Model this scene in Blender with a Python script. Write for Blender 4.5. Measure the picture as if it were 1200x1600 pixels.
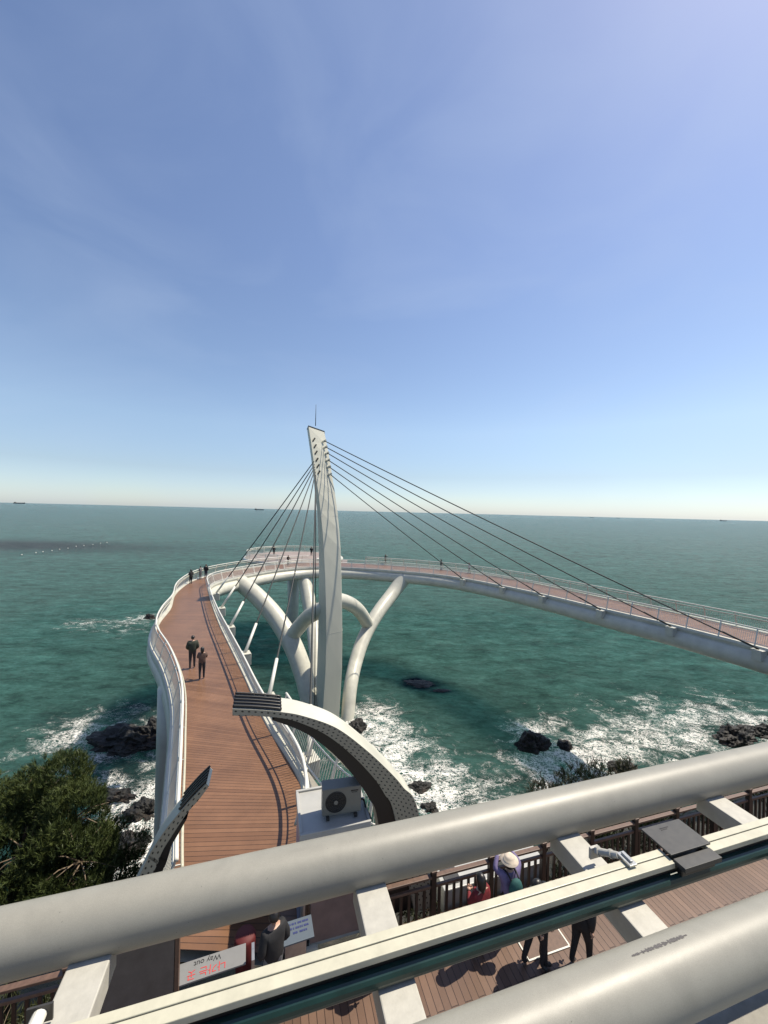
import bpy, bmesh, math, random
from mathutils import Vector, Matrix, noise
R_ = math.radians
random.seed(7)
for o in list(bpy.data.objects): bpy.data.objects.remove(o)
scene = bpy.context.scene
C = scene.collection

# ---------------------------------------------------------------- camera
F = 600.0; TH = 0.0241; CAMZ = 9.0
cam = bpy.data.cameras.new('Camera'); cam.sensor_fit = 'VERTICAL'; cam.sensor_height = 36; cam.lens = 36*F/1600
cam.clip_start = 0.05; cam.clip_end = 80000
cobj = bpy.data.objects.new('Camera', cam); C.objects.link(cobj)
cobj.matrix_world = Matrix.Translation((0, 0, CAMZ)) @ Matrix.Rotation(R_(90)-0.0012, 4, 'X') @ Matrix.Rotation(TH, 4, 'Z')
scene.camera = cobj
# ---------------------------------------------------------------- world, sun
SUN_EL = R_(60); SUN_AZ = math.atan2(0.85, 0.42)        # azimuth from +Y towards +X
w = bpy.data.worlds.new('World'); scene.world = w; w.use_nodes = True
nt = w.node_tree; bg = nt.nodes['Background']; sky = nt.nodes.new('ShaderNodeTexSky')
sky.sky_type = 'NISHITA'; sky.sun_disc = False; sky.sun_elevation = SUN_EL; sky.sun_rotation = SUN_AZ
sky.air_density = 1.0; sky.dust_density = 0.5; sky.ozone_density = 3.0; sky.altitude = 0
tcw = nt.nodes.new('ShaderNodeTexCoord'); spw = nt.nodes.new('ShaderNodeSeparateXYZ'); nt.links.new(tcw.outputs['Generated'], spw.inputs[0])
rw = nt.nodes.new('ShaderNodeValToRGB'); ew = rw.color_ramp.elements
ew[0].position = 0; ew[0].color = (.84, .93, 1.14, 1); ew[1].position = .55; ew[1].color = (1.08, .99, .99, 1)
for ps_, c_ in ((.035, (.84, .89, 1.0, 1)), (.09, (.83, .81, .84, 1)), (.2, (1.08, 1.0, .94, 1))): q_ = ew.new(ps_); q_.color = c_
nt.links.new(spw.outputs[2], rw.inputs[0]); mw_ = nt.nodes.new('ShaderNodeMix'); mw_.data_type = 'RGBA'; mw_.blend_type = 'MULTIPLY'; mw_.inputs[0].default_value = 1
nt.links.new(sky.outputs[0], mw_.inputs[6]); nt.links.new(rw.outputs[0], mw_.inputs[7])
mpc = nt.nodes.new('ShaderNodeMapping'); mpc.inputs['Scale'].default_value = (1.2, 1.2, 2.6); mpc.inputs['Rotation'].default_value = (.5, .7, .2); nt.links.new(tcw.outputs['Generated'], mpc.inputs[0])
nzc = nt.nodes.new('ShaderNodeTexNoise'); nzc.inputs['Scale'].default_value = 2.2; nzc.inputs['Detail'].default_value = 5; nzc.inputs['Distortion'].default_value = .6; nt.links.new(mpc.outputs[0], nzc.inputs[0])
mrc = nt.nodes.new('ShaderNodeMapRange'); mrc.inputs[1].default_value = .42; mrc.inputs[2].default_value = .72; mrc.inputs[4].default_value = .16; nt.links.new(nzc.outputs[0], mrc.inputs[0])
mcl = nt.nodes.new('ShaderNodeMix'); mcl.data_type = 'RGBA'; nt.links.new(mrc.outputs[0], mcl.inputs[0]); nt.links.new(mw_.outputs[2], mcl.inputs[6]); mcl.inputs[7].default_value = (3.6, 4.3, 5.6, 1)
nt.links.new(mcl.outputs[2], bg.inputs[0]); bg.inputs[1].default_value = 0.112
sun = bpy.data.lights.new('sun', 'SUN'); sun.energy = 5.0; sun.angle = R_(0.53); sun.color = (1, .91, .76)
so = bpy.data.objects.new('sun', sun); C.objects.link(so)
sd = Vector((math.sin(SUN_AZ)*math.cos(SUN_EL), math.cos(SUN_AZ)*math.cos(SUN_EL), math.sin(SUN_EL)))
so.rotation_euler = sd.to_track_quat('Z', 'Y').to_euler(); so.location = (30, 20, 60)
scene.view_settings.view_transform = 'Standard'; scene.view_settings.look = 'None'
scene.view_settings.exposure = 0.5; scene.view_settings.gamma = 1
scene.render.resolution_x = 768; scene.render.resolution_y = 1024
scene.render.engine = 'CYCLES'

# ---------------------------------------------------------------- helpers
_c, _s = math.cos(TH), math.sin(TH)
def ray(px, py):
    u = (px-600)/F; v = (800-py)/F+.0012
    return Vector((u*_c-v*_s, 1, u*_s+v*_c))
def at(px, py, z):
    d = ray(px, py); return Vector((0, 0, CAMZ)) + d*((z-CAMZ)/d.z)
def atY(px, py, Y):
    return Vector((0, 0, CAMZ)) + ray(px, py)*Y
EX = Vector((.9597, .2815, 0)).normalized(); EN = Vector((-EX.y, EX.x, 0)); ANG = math.atan2(EX.y, EX.x)
def atN(px, py, n):
    d = ray(px, py); p = Vector((0, 0, CAMZ)) + d*(n/d.dot(EN)); return (p.dot(EX), p.z)
def sn(s, n, z=0): return EX*s + EN*n + Vector((0, 0, z))
def snpix(px, py, z):
    p = at(px, py, z); return p.dot(EX), p.dot(EN)

class MB:
    def __init__(s): s.v = []; s.f = []; s.uv = []; s.mi = []
    def add(s, vs, fs, uvs=None, mi=0):
        b = len(s.v); s.v += [tuple(v) for v in vs]
        for i, f in enumerate(fs):
            s.f.append([b+k for k in f]); s.mi.append(mi)
            s.uv.append(uvs[i] if uvs else [(0, 0)]*len(f))
    def box(s, cx, cy, cz, sx, sy, sz, rz=0, M=None, mi=0):
        vs = []
        for z in (-1, 1):
            for y in (-1, 1):
                for x in (-1, 1): vs.append(Vector((x*sx/2, y*sy/2, z*sz/2)))
        m = M if M is not None else Matrix.Rotation(rz, 3, 'Z')
        vs = [m @ v + Vector((cx, cy, cz)) for v in vs]
        s.add(vs, [(0,2,3,1),(4,5,7,6),(0,1,5,4),(2,6,7,3),(0,4,6,2),(1,3,7,5)], mi=mi)
    def bar(s, a, b, w_, h_=None, up=Vector((0, 0, 1)), mi=0):
        a = Vector(a); b = Vector(b); h_ = h_ or w_
        d = (b-a).normalized(); x = d.cross(up)
        if x.length < 1e-3: x = d.cross(Vector((1, 0, 0)))
        x.normalize(); y = x.cross(d).normalized()
        vs = []
        for p in (a, b):
            for i, j in ((-1,-1),(1,-1),(1,1),(-1,1)): vs.append(p + x*i*w_/2 + y*j*h_/2)
        s.add(vs, [(0,1,2,3),(4,7,6,5),(0,4,5,1),(1,5,6,2),(2,6,7,3),(3,7,4,0)], mi=mi)
    def tube(s, pts, r, n=8, cap=True, mi=0, closed=False):
        pts = [Vector(p) for p in pts]; N = len(pts); rs = r if isinstance(r, (list, tuple)) else [r]*N
        b = len(s.v); prev = None; L = 0; Ls = []
        for i, p in enumerate(pts):
            if closed: d = pts[(i+1) % N]-pts[i-1]
            else: d = pts[min(i+1, N-1)]-pts[max(i-1, 0)]
            if i: L += (p-pts[i-1]).length
            Ls.append(L)
            d = d.normalized() if d.length > 0 else Vector((0, 0, 1))
            if prev is None:
                a = Vector((0, 0, 1)) if abs(d.z) < .9 else Vector((1, 0, 0))
                x = d.cross(a).normalized()
            else: x = (prev - d*prev.dot(d)).normalized()
            prev = x; y = d.cross(x)
            for k in range(n):
                t = 2*math.pi*k/n; s.v.append(tuple(p + (x*math.cos(t)+y*math.sin(t))*rs[i]))
        for i in range(N if closed else N-1):
            j = (i+1) % N
            for k in range(n):
                k2 = (k+1) % n
                s.f.append([b+i*n+k, b+i*n+k2, b+j*n+k2, b+j*n+k]); s.mi.append(mi)
                s.uv.append([(k/n, Ls[i]), ((k+1)/n, Ls[i]), ((k+1)/n, Ls[j]), (k/n, Ls[j])])
        if cap and not closed:
            s.f.append([b+k for k in range(n)][::-1]); s.mi.append(mi); s.uv.append([(0, 0)]*n)
            s.f.append([b+(N-1)*n+k for k in range(n)]); s.mi.append(mi); s.uv.append([(0, 0)]*n)
    def sphere(s, c, r, n=8, m=6, sc=(1, 1, 1), mi=0):
        c = Vector(c); vs = []; fs = []
        for i in range(m+1):
            ph = math.pi*i/m
            for k in range(n):
                t = 2*math.pi*k/n
                vs.append(c+Vector((math.sin(ph)*math.cos(t)*r*sc[0], math.sin(ph)*math.sin(t)*r*sc[1], math.cos(ph)*r*sc[2])))
        for i in range(m):
            for k in range(n): fs.append((i*n+k, (i+1)*n+k, (i+1)*n+(k+1) % n, i*n+(k+1) % n))
        s.add(vs, fs, mi=mi)
    def prism(s, poly, a, b, axis, mi=0):
        """poly: list of (p,q); axis func (p,q,t)->Vector"""
        n = len(poly); vs = [axis(p, q, a) for p, q in poly]+[axis(p, q, b) for p, q in poly]
        fs = [list(range(n))[::-1], [n+i for i in range(n)]]
        for i in range(n): fs.append([i, (i+1) % n, n+(i+1) % n, n+i])
        s.add(vs, fs, mi=mi)
    def build(s, name, mats, parent=None, smooth=False, bevel=0, fixn=False):
        me = bpy.data.meshes.new(name); me.from_pydata(s.v, [], s.f)
        if not isinstance(mats, (list, tuple)): mats = [mats]
        for m in mats: me.materials.append(m)
        ul = me.uv_layers.new(name='UVMap')
        flat = [c for f in s.uv for u in f for c in u]
        ul.data.foreach_set('uv', flat)
        me.polygons.foreach_set('material_index', s.mi)
        if smooth is True: me.polygons.foreach_set('use_smooth', [True]*len(s.f))
        if fixn:
            bm = bmesh.new(); bm.from_mesh(me); bmesh.ops.recalc_face_normals(bm, faces=bm.faces); bm.to_mesh(me); bm.free()
        o = bpy.data.objects.new(name, me); C.objects.link(o)
        if parent: o.parent = parent
        if bevel:
            b = o.modifiers.new('bevel', 'BEVEL'); b.width = bevel; b.segments = 2; b.limit_method = 'ANGLE'
        return o

def empty(name, loc=(0, 0, 0), rz=0):
    o = bpy.data.objects.new(name, None); C.objects.link(o); o.location = loc; o.rotation_euler = (0, 0, rz)
    o.empty_display_size = .2; return o
def tag(o, label=None, cat=None, group=None, kind=None):
    if label: o['label'] = label
    if cat: o['category'] = cat
    if group: o['group'] = group
    if kind: o['kind'] = kind
    return o
def catmull(P, n):
    P = [Vector(p) for p in P]; out = []; N = len(P)
    for i in range(N-1):
        p0, p1, p2, p3 = P[max(i-1, 0)], P[i], P[i+1], P[min(i+2, N-1)]
        for k in range(n):
            t = k/n
            out.append(.5*((2*p1)+(p2-p0)*t+(2*p0-5*p1+4*p2-p3)*t*t+(3*p1-p0-3*p2+p3)*t**3))
    out.append(P[-1]); return out
def smoothpath(P, it=3):
    for _ in range(it):
        Q = P[:]
        for i in range(1, len(P)-1): Q[i] = (P[i-1]+P[i]*2+P[i+1])/4
        P = Q
    return P
def offset(P, d, left=True):
    out = []
    for i in range(len(P)):
        t = P[min(i+1, len(P)-1)]-P[max(i-1, 0)]; t.z = 0; t.normalize()
        nrm = Vector((-t.y, t.x, 0)) if left else Vector((t.y, -t.x, 0))
        out.append(P[i]+nrm*d)
    return out
def resample(P, step):
    out = [P[0].copy()]; need = step; acc = 0
    for i in range(1, len(P)):
        a = P[i-1]; b = P[i]; L = (b-a).length
        while L > 0 and acc+L >= need:
            out.append(a.lerp(b, (need-acc)/L)); need += step
        acc += L
    return out
def Z(P, z): return [Vector((p.x, p.y, p.z+z)) for p in P]

# ---------------------------------------------------------------- materials
def mat(name, col=(.5, .5, .5), rough=.5, metal=0, spec=.5, nscale=0, namt=.1, bump=0, bscale=20, coords='Object', coat=0, stretch=(1, 1, 1)):
    col = tuple(c*.87 for c in col)
    m = bpy.data.materials.new(name); m.use_nodes = True; t = m.node_tree; p = t.nodes['Principled BSDF']
    p.inputs['Base Color'].default_value = (*col, 1); p.inputs['Roughness'].default_value = rough
    p.inputs['Metallic'].default_value = metal; p.inputs['Specular IOR Level'].default_value = spec
    if coat: p.inputs['Coat Weight'].default_value = coat
    if nscale or bump:
        tc = t.nodes.new('ShaderNodeTexCoord'); mp = t.nodes.new('ShaderNodeMapping'); mp.inputs['Scale'].default_value = stretch
        t.links.new(tc.outputs[coords], mp.inputs[0])
    if nscale:
        n = t.nodes.new('ShaderNodeTexNoise'); n.inputs['Scale'].default_value = nscale; n.inputs['Detail'].default_value = 7
        n.inputs['Roughness'].default_value = .62
        t.links.new(mp.outputs[0], n.inputs[0])
        r = t.nodes.new('ShaderNodeValToRGB'); r.color_ramp.elements[0].position = .32; r.color_ramp.elements[1].position = .68
        r.color_ramp.elements[0].color = (*[c*(1-namt) for c in col], 1); r.color_ramp.elements[1].color = (*[min(1, c*(1+namt)) for c in col], 1)
        t.links.new(n.outputs[0], r.inputs[0]); t.links.new(r.outputs[0], p.inputs['Base Color'])
        mr = t.nodes.new('ShaderNodeMapRange'); mr.inputs[3].default_value = max(.03, rough-.08); mr.inputs[4].default_value = min(1, rough+.1)
        t.links.new(n.outputs[0], mr.inputs[0]); t.links.new(mr.outputs[0], p.inputs['Roughness'])
    if bump:
        n2 = t.nodes.new('ShaderNodeTexNoise'); n2.inputs['Scale'].default_value = bscale; n2.inputs['Detail'].default_value = 5
        t.links.new(mp.outputs[0], n2.inputs[0]); b = t.nodes.new('ShaderNodeBump'); b.inputs['Strength'].default_value = 1
        b.inputs['Distance'].default_value = bump; t.links.new(n2.outputs[0], b.inputs['Height']); t.links.new(b.outputs[0], p.inputs['Normal'])
    return m
M = {}
M['white'] = mat('white_paint', (.55, .54, .46), .35, nscale=1.3, namt=.1)
M['rail_white'] = mat('rail_white_paint', (.68, .67, .60), .35)
M['pylon'] = mat('pylon_paint', (.58, .57, .48), .5, nscale=.8, namt=.04, stretch=(1, 1, .25))
M['cream'] = mat('cream_rail_metal', (.50, .48, .37), .35, nscale=6, namt=.08, bump=.0006, bscale=60)
M['beam'] = mat('galvanised_beam_paint', (.44, .43, .385), .45, nscale=9, namt=.09, bump=.001, bscale=50)
M['cable'] = mat('dark_cable', (.025, .03, .03), .7)
M['green'] = mat('green_rubber_flange', (.006, .03, .027), .3, nscale=2, namt=.35)
M['black'] = mat('black_paint', (.008, .008, .009), .45)
M['blackrib'] = mat('dark_rib_metal', (.03, .027, .022), .35)
M['plate'] = mat('dark_grey_plate', (.038, .037, .035), .45, nscale=14, namt=.15)
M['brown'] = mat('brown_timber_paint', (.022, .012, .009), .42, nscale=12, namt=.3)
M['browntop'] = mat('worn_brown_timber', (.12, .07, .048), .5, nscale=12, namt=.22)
M['booth'] = mat('booth_white', (.40, .40, .38), .4, nscale=3, namt=.06)
M['boothblue'] = mat('booth_blue_panel', (.19, .25, .38), .35, nscale=3, namt=.12)
M['glass'] = mat('dark_glass', (.012, .016, .018), .06, spec=.8)
M['pinkwall'] = mat('dusty_pink_panel', (.23, .16, .14), .6, nscale=3, namt=.15)
M['ac'] = mat('aircon_shell', (.20, .195, .17), .4, nscale=5, namt=.06)
M['acdark'] = mat('aircon_grille', (.02, .02, .02), .5)
M['sign'] = mat('sign_white_shaded', (.20, .20, .195), .5, nscale=4, namt=.06)  # white darkened to grey, the gate's shade put into the colour
M['signblue'] = mat('sign_pale_blue', (.09, .115, .145), .5)
M['red'] = mat('red_plastic', (.10, .008, .008), .7)
M['redtxt'] = mat('red_lettering', (.55, .03, .03), .6)
M['blktxt'] = mat('black_lettering', (.01, .01, .012), .6)
M['bluetxt'] = mat('blue_lettering', (.02, .03, .13), .6)
M['steel'] = mat('steel', (.5, .5, .48), .3, metal=.7, nscale=10, namt=.1)
M['concrete'] = mat('pale_concrete', (.26, .245, .21), .8, nscale=5, namt=.12, bump=.004, bscale=30)
M['bark'] = mat('bark', (.09, .055, .035), .9, nscale=12, namt=.35, bump=.02, bscale=18)
M['twig'] = mat('pale_twig', (.2, .15, .1), .8)

def tubemat():
    m = mat('pearl_grey_tube_paint', (.275, .265, .225), .45, metal=.0, nscale=2.2, namt=.06, bump=.0012, bscale=9)
    t = m.node_tree; p = t.nodes['Principled BSDF']
    # fine grain of the sprayed paint plus a worn scratch patch
    tc = t.nodes.new('ShaderNodeTexCoord'); n = t.nodes.new('ShaderNodeTexNoise'); n.inputs['Scale'].default_value = 160; n.inputs['Detail'].default_value = 2
    t.links.new(tc.outputs['Object'], n.inputs[0])
    ramp = [x for x in t.nodes if x.type == 'VALTORGB'][0]
    mx = t.nodes.new('ShaderNodeMix'); mx.data_type = 'RGBA'; mx.blend_type = 'MULTIPLY'; mx.inputs[0].default_value = .35
    t.links.new(ramp.outputs[0], mx.inputs[6]); t.links.new(n.outputs[0], mx.inputs[7])
    g = t.nodes.new('ShaderNodeMath'); g.operation = 'MULTIPLY_ADD'; g.inputs[1].default_value = 1.2; g.inputs[2].default_value = .4
    t.links.new(n.outputs[0], g.inputs[0]); t.links.new(g.outputs[0], mx.inputs[7])
    n2 = t.nodes.new('ShaderNodeTexNoise'); n2.inputs['Scale'].default_value = 1.1; n2.inputs['Detail'].default_value = 9; n2.inputs['Roughness'].default_value = .72; n2.inputs['Distortion'].default_value = .8
    t.links.new(tc.outputs['Object'], n2.inputs[0]); mr2 = t.nodes.new('ShaderNodeMapRange'); mr2.inputs[1].default_value = .52; mr2.inputs[2].default_value = .75; mr2.inputs[3].default_value = 1; mr2.inputs[4].default_value = .86
    t.links.new(n2.outputs[0], mr2.inputs[0]); m4 = t.nodes.new('ShaderNodeMix'); m4.data_type = 'RGBA'; m4.blend_type = 'MULTIPLY'; m4.inputs[0].default_value = 1
    t.links.new(mx.outputs[2], m4.inputs[6]); t.links.new(mr2.outputs[0], m4.inputs[7])
    v = t.nodes.new('ShaderNodeTexVoronoi'); v.inputs['Scale'].default_value = 9; t.links.new(tc.outputs['Object'], v.inputs[0])
    lt_ = t.nodes.new('ShaderNodeMapRange'); lt_.inputs[1].default_value = .03; lt_.inputs[2].default_value = .05; lt_.inputs[3].default_value = .55; lt_.inputs[4].default_value = 1
    t.links.new(v.outputs['Distance'], lt_.inputs[0]); m5 = t.nodes.new('ShaderNodeMix'); m5.data_type = 'RGBA'; m5.blend_type = 'MULTIPLY'; m5.inputs[0].default_value = 1
    t.links.new(m4.outputs[2], m5.inputs[6]); t.links.new(lt_.outputs[0], m5.inputs[7]); t.links.new(m5.outputs[2], p.inputs['Base Color'])
    return m
M['tube'] = tubemat()

def deckmat(name, col, col2, row, length, coords='UV', swap=False, gap=(.03, .015, .01)):
    m = bpy.data.materials.new(name); m.use_nodes = True; t = m.node_tree; p = t.nodes['Principled BSDF']
    tc = t.nodes.new('ShaderNodeTexCoord'); mp = t.nodes.new('ShaderNodeMapping'); mp.inputs['Location'].default_value = (13.7, 0, 0) if not swap else (0, 0, 0)
    if swap: mp.inputs['Rotation'].default_value = (0, 0, R_(90))
    t.links.new(tc.outputs[coords], mp.inputs[0])
    b = t.nodes.new('ShaderNodeTexBrick'); t.links.new(mp.outputs[0], b.inputs[0])
    b.inputs['Color1'].default_value = (*col, 1); b.inputs['Color2'].default_value = (*col2, 1); b.inputs['Mortar'].default_value = (*gap, 1)
    b.inputs['Scale'].default_value = 1; b.inputs['Mortar Size'].default_value = .007; b.inputs['Mortar Smooth'].default_value = .2
    b.inputs['Brick Width'].default_value = length; b.inputs['Row Height'].default_value = row; b.offset = .0 if length > 1.9 else .5
    b.offset_frequency = 2
    n = t.nodes.new('ShaderNodeTexNoise'); n.inputs['Scale'].default_value = .7; n.inputs['Detail'].default_value = 8; n.inputs['Roughness'].default_value = .7
    t.links.new(tc.outputs['Object'], n.inputs[0])
    mr = t.nodes.new('ShaderNodeMapRange'); mr.inputs[1].default_value = .3; mr.inputs[2].default_value = .7; mr.inputs[3].default_value = .78; mr.inputs[4].default_value = 1.18
    t.links.new(n.outputs[0], mr.inputs[0])
    mx = t.nodes.new('ShaderNodeMix'); mx.data_type = 'RGBA'; mx.blend_type = 'MULTIPLY'; mx.inputs[0].default_value = 1
    t.links.new(b.outputs[0], mx.inputs[6]); t.links.new(mr.outputs[0], mx.inputs[7]); t.links.new(mx.outputs[2], p.inputs['Base Color'])
    p.inputs['Roughness'].default_value = .42; p.inputs['Specular IOR Level'].default_value = .5
    bp = t.nodes.new('ShaderNodeBump'); bp.inputs['Distance'].default_value = .006; bp.invert = True
    t.links.new(b.outputs['Fac'], bp.inputs['Height']); t.links.new(bp.outputs[0], p.inputs['Normal'])
    return m
M['deck'] = deckmat('bridge_deck_boards', (.140, .070, .036), (.190, .099, .053), .145, 40.0)
M['walk'] = deckmat('boardwalk_boards', (.092, .050, .031), (.135, .079, .052), .14, 1.8, coords='Object', swap=True)

def dotmat():
    m = bpy.data.materials.new('perforated_panel'); m.use_nodes = True; t = m.node_tree; p = t.nodes['Principled BSDF']
    uv = t.nodes.new('ShaderNodeTexCoord')
    def N(op, a, b=None, c=None):
        n = t.nodes.new('ShaderNodeMath'); n.operation = op
        for i, x in enumerate((a, b, c)):
            if x is None: continue
            if isinstance(x, (int, float)): n.inputs[i].default_value = x
            else: t.links.new(x, n.inputs[i])
        return n.outputs[0]
    sp = t.nodes.new('ShaderNodeSeparateXYZ'); t.links.new(uv.outputs['UV'], sp.inputs[0])
    u = N('DIVIDE', sp.outputs[0], .125); v = N('DIVIDE', sp.outputs[1], .085)
    row = N('FLOOR', v); par = N('MODULO', row, 2.0); us = N('MULTIPLY_ADD', par, .5, u)
    fu = N('SUBTRACT', N('FRACT', us), .5); fv = N('SUBTRACT', N('FRACT', v), .5)
    d = N('SQRT', N('ADD', N('POWER', fu, 2.0), N('POWER', fv, 2.0)))
    h = N('LESS_THAN', d, .19)
    n = t.nodes.new('ShaderNodeTexNoise'); n.inputs['Scale'].default_value = 2; n.inputs['Detail'].default_value = 6
    t.links.new(uv.outputs['Object'], n.inputs[0])
    r = t.nodes.new('ShaderNodeValToRGB'); r.color_ramp.elements[0].color = (.25, .23, .18, 1); r.color_ramp.elements[1].color = (.31, .29, .225, 1)
    t.links.new(n.outputs[0], r.inputs[0])
    mx = t.nodes.new('ShaderNodeMix'); mx.data_type = 'RGBA'; t.links.new(h, mx.inputs[0]); t.links.new(r.outputs[0], mx.inputs[6])
    mx.inputs[7].default_value = (.015, .014, .012, 1); t.links.new(mx.outputs[2], p.inputs['Base Color']); p.inputs['Roughness'].default_value = .45
    return m
M['dots'] = dotmat()

def seamat():
    m = bpy.data.materials.new('sea_water'); m.use_nodes = True; t = m.node_tree; p = t.nodes['Principled BSDF']; L = t.links
    g = t.nodes.new('ShaderNodeNewGeometry')
    def noise_(scale, detail, rough=.5, st=(1, 1, 1), dist=0, kind=None):
        mp = t.nodes.new('ShaderNodeMapping'); mp.inputs['Scale'].default_value = st; mp.inputs['Rotation'].default_value = (0, 0, R_(12))
        L.new(g.outputs['Position'], mp.inputs[0])
        n = t.nodes.new('ShaderNodeTexNoise'); n.inputs['Scale'].default_value = scale; n.inputs['Detail'].default_value = detail
        n.inputs['Roughness'].default_value = rough; n.inputs['Distortion'].default_value = dist
        if kind: n.noise_type = kind
        L.new(mp.outputs[0], n.inputs[0]); return n.outputs[0]
    def math_(op, a, b=None, c=None, clamp=False):
        n = t.nodes.new('ShaderNodeMath'); n.operation = op; n.use_clamp = clamp
        for i, x in enumerate((a, b, c)):
            if x is None: continue
            if isinstance(x, (int, float)): n.inputs[i].default_value = x
            else: L.new(x, n.inputs[i])
        return n.outputs[0]
    # distance based colour of the water body (shallow green near the shore, bluer offshore)
    ln = t.nodes.new('ShaderNodeVectorMath'); ln.operation = 'LENGTH'; L.new(g.outputs['Position'], ln.inputs[0])
    dr = t.nodes.new('ShaderNodeMapRange'); dr.interpolation_type = 'SMOOTHSTEP'
    lg = math_('LOGARITHM', ln.outputs['Value'], 10.0)
    dr.inputs[1].default_value = 1.5; dr.inputs[2].default_value = 3.2; L.new(lg, dr.inputs[0])
    cr = t.nodes.new('ShaderNodeValToRGB'); e = cr.color_ramp.elements
    e[0].position = 0; e[0].color = (.032, .080, .069, 1); e[1].position = 1; e[1].color = (.034, .080, .087, 1)
    q = cr.color_ramp.elements.new(.35); q.color = (.034, .087, .081, 1)
    L.new(dr.outputs[0], cr.inputs[0])
    pn = noise_(.035, 8, .68, (1, 3.0, 1))
    pr = t.nodes.new('ShaderNodeMapRange'); pr.inputs[1].default_value = .3; pr.inputs[2].default_value = .7; pr.inputs[3].default_value = .82; pr.inputs[4].default_value = 1.15
    L.new(pn, pr.inputs[0])
    mx = t.nodes.new('ShaderNodeMix'); mx.data_type = 'RGBA'; mx.blend_type = 'MULTIPLY'; mx.inputs[0].default_value = 1
    L.new(cr.outputs[0], mx.inputs[6]); L.new(pr.outputs[0], mx.inputs[7])
    st1 = noise_(.2, 9, .66, (1, 2.3, 1), .5); sr = t.nodes.new('ShaderNodeMapRange'); sr.inputs[1].default_value = .3; sr.inputs[2].default_value = .7; sr.inputs[3].default_value = .55; sr.inputs[4].default_value = 1.5  # light and dark of the waves painted into the water colour
    L.new(st1, sr.inputs[0]); mx3 = t.nodes.new('ShaderNodeMix'); mx3.data_type = 'RGBA'; mx3.blend_type = 'MULTIPLY'; mx3.inputs[0].default_value = 1
    L.new(mx.outputs[2], mx3.inputs[6]); L.new(sr.outputs[0], mx3.inputs[7]); mx = mx3
    st2 = noise_(1.1, 5, .65, (1, 2.2, 1), .7); s2 = t.nodes.new('ShaderNodeMapRange'); s2.inputs[1].default_value = .3; s2.inputs[2].default_value = .7; s2.inputs[3].default_value = .70; s2.inputs[4].default_value = 1.34  # finer ripples, their light and dark also put into the colour
    L.new(st2, s2.inputs[0]); mx6 = t.nodes.new('ShaderNodeMix'); mx6.data_type = 'RGBA'; mx6.blend_type = 'MULTIPLY'; mx6.inputs[0].default_value = 1
    L.new(mx.outputs[2], mx6.inputs[6]); L.new(s2.outputs[0], mx6.inputs[7]); mx = mx6
    # darker patches given by an attribute: seaweed, reef and the bridge's painted shadow
    wa = t.nodes.new('ShaderNodeAttribute'); wa.attribute_name = 'weed_shadow'
    wn = noise_(.5, 6, .7, (1, 1.6, 1)); wf = math_('MULTIPLY', wa.outputs['Fac'], math_('MULTIPLY_ADD', wn, 2.4, -.4, True), clamp=True)
    mw = t.nodes.new('ShaderNodeMix'); mw.data_type = 'RGBA'; L.new(wf, mw.inputs[0]); L.new(mx.outputs[2], mw.inputs[6]); mw.inputs[7].default_value = (.006, .012, .02, 1)
    # foam
    fa = t.nodes.new('ShaderNodeAttribute'); fa.attribute_name = 'foam'
    n1 = noise_(.75, 9, .7, (1, 1.35, 1), 1.3); n2 = noise_(2.0, 5, .65, (1, 1.2, 1), 1.5)
    r1 = math_('SUBTRACT', 1.0, math_('MULTIPLY', math_('ABSOLUTE', math_('SUBTRACT', n1, .5)), 19.0)) # ridges
    r2 = math_('SUBTRACT', 1.0, math_('MULTIPLY', math_('ABSOLUTE', math_('SUBTRACT', n2, .5)), 14.0))
    rr = math_('MAXIMUM', math_('MAXIMUM', r1, r2), -.6)
    n3 = noise_(.45, 7, .68, (1, 1.3, 1), .8)
    th = math_('ADD', math_('MULTIPLY', fa.outputs['Fac'], 1.25), math_('MULTIPLY_ADD', n3, 2.9, -2.38))
    ff = math_('ADD', th, math_('MULTIPLY', rr, 1.2))
    gate = math_('MULTIPLY', fa.outputs['Fac'], 6.0, clamp=True)
    fm = math_('MULTIPLY', math_('MULTIPLY_ADD', ff, 2.1, -1.1, True), gate, clamp=True)
    # small scattered white flecks: whitecaps, plus sun glints painted into the colour
    n4 = noise_(2.2, 4, .75, (1, 2.0, 1), 1.0); fleck = math_('MULTIPLY', math_('SUBTRACT', n4, .715), 14.0, clamp=True)
    fm2 = math_('MAXIMUM', fm, math_('MULTIPLY', fleck, .7))
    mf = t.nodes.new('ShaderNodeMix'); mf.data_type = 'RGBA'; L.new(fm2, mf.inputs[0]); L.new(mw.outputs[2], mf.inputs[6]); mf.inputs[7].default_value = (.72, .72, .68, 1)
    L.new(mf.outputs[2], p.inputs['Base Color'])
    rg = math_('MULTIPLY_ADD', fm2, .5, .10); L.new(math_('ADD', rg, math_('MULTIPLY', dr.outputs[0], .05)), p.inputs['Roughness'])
    p.subsurface_method = 'BURLEY'; p.inputs['Subsurface Weight'].default_value = 1; p.inputs['Subsurface Radius'].default_value = (.6, 1, 1);
    L.new(math_('MULTIPLY', math_('SUBTRACT', math_('SUBTRACT', 1.0, fm2), math_('MULTIPLY', wf, 1.5), clamp=True), 30.0), p.inputs['Subsurface Scale'])
    p.inputs['IOR'].default_value = 1.03; p.inputs['Specular IOR Level'].default_value = .5
    # waves
    w1 = noise_(.22, 3, .5, (1, 2.0, 1), .4); w2 = noise_(.9, 4, .6, (1, 1.8, 1), .6); w3 = noise_(3.5, 3, .6, (1, 1.5, 1), .3)
    hh = math_('ADD', math_('ADD', math_('MULTIPLY', w1, 1.0), math_('MULTIPLY', w2, .62)), math_('MULTIPLY', w3, .26))
    hh = math_('ADD', hh, math_('MULTIPLY', fm, .06))
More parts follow.
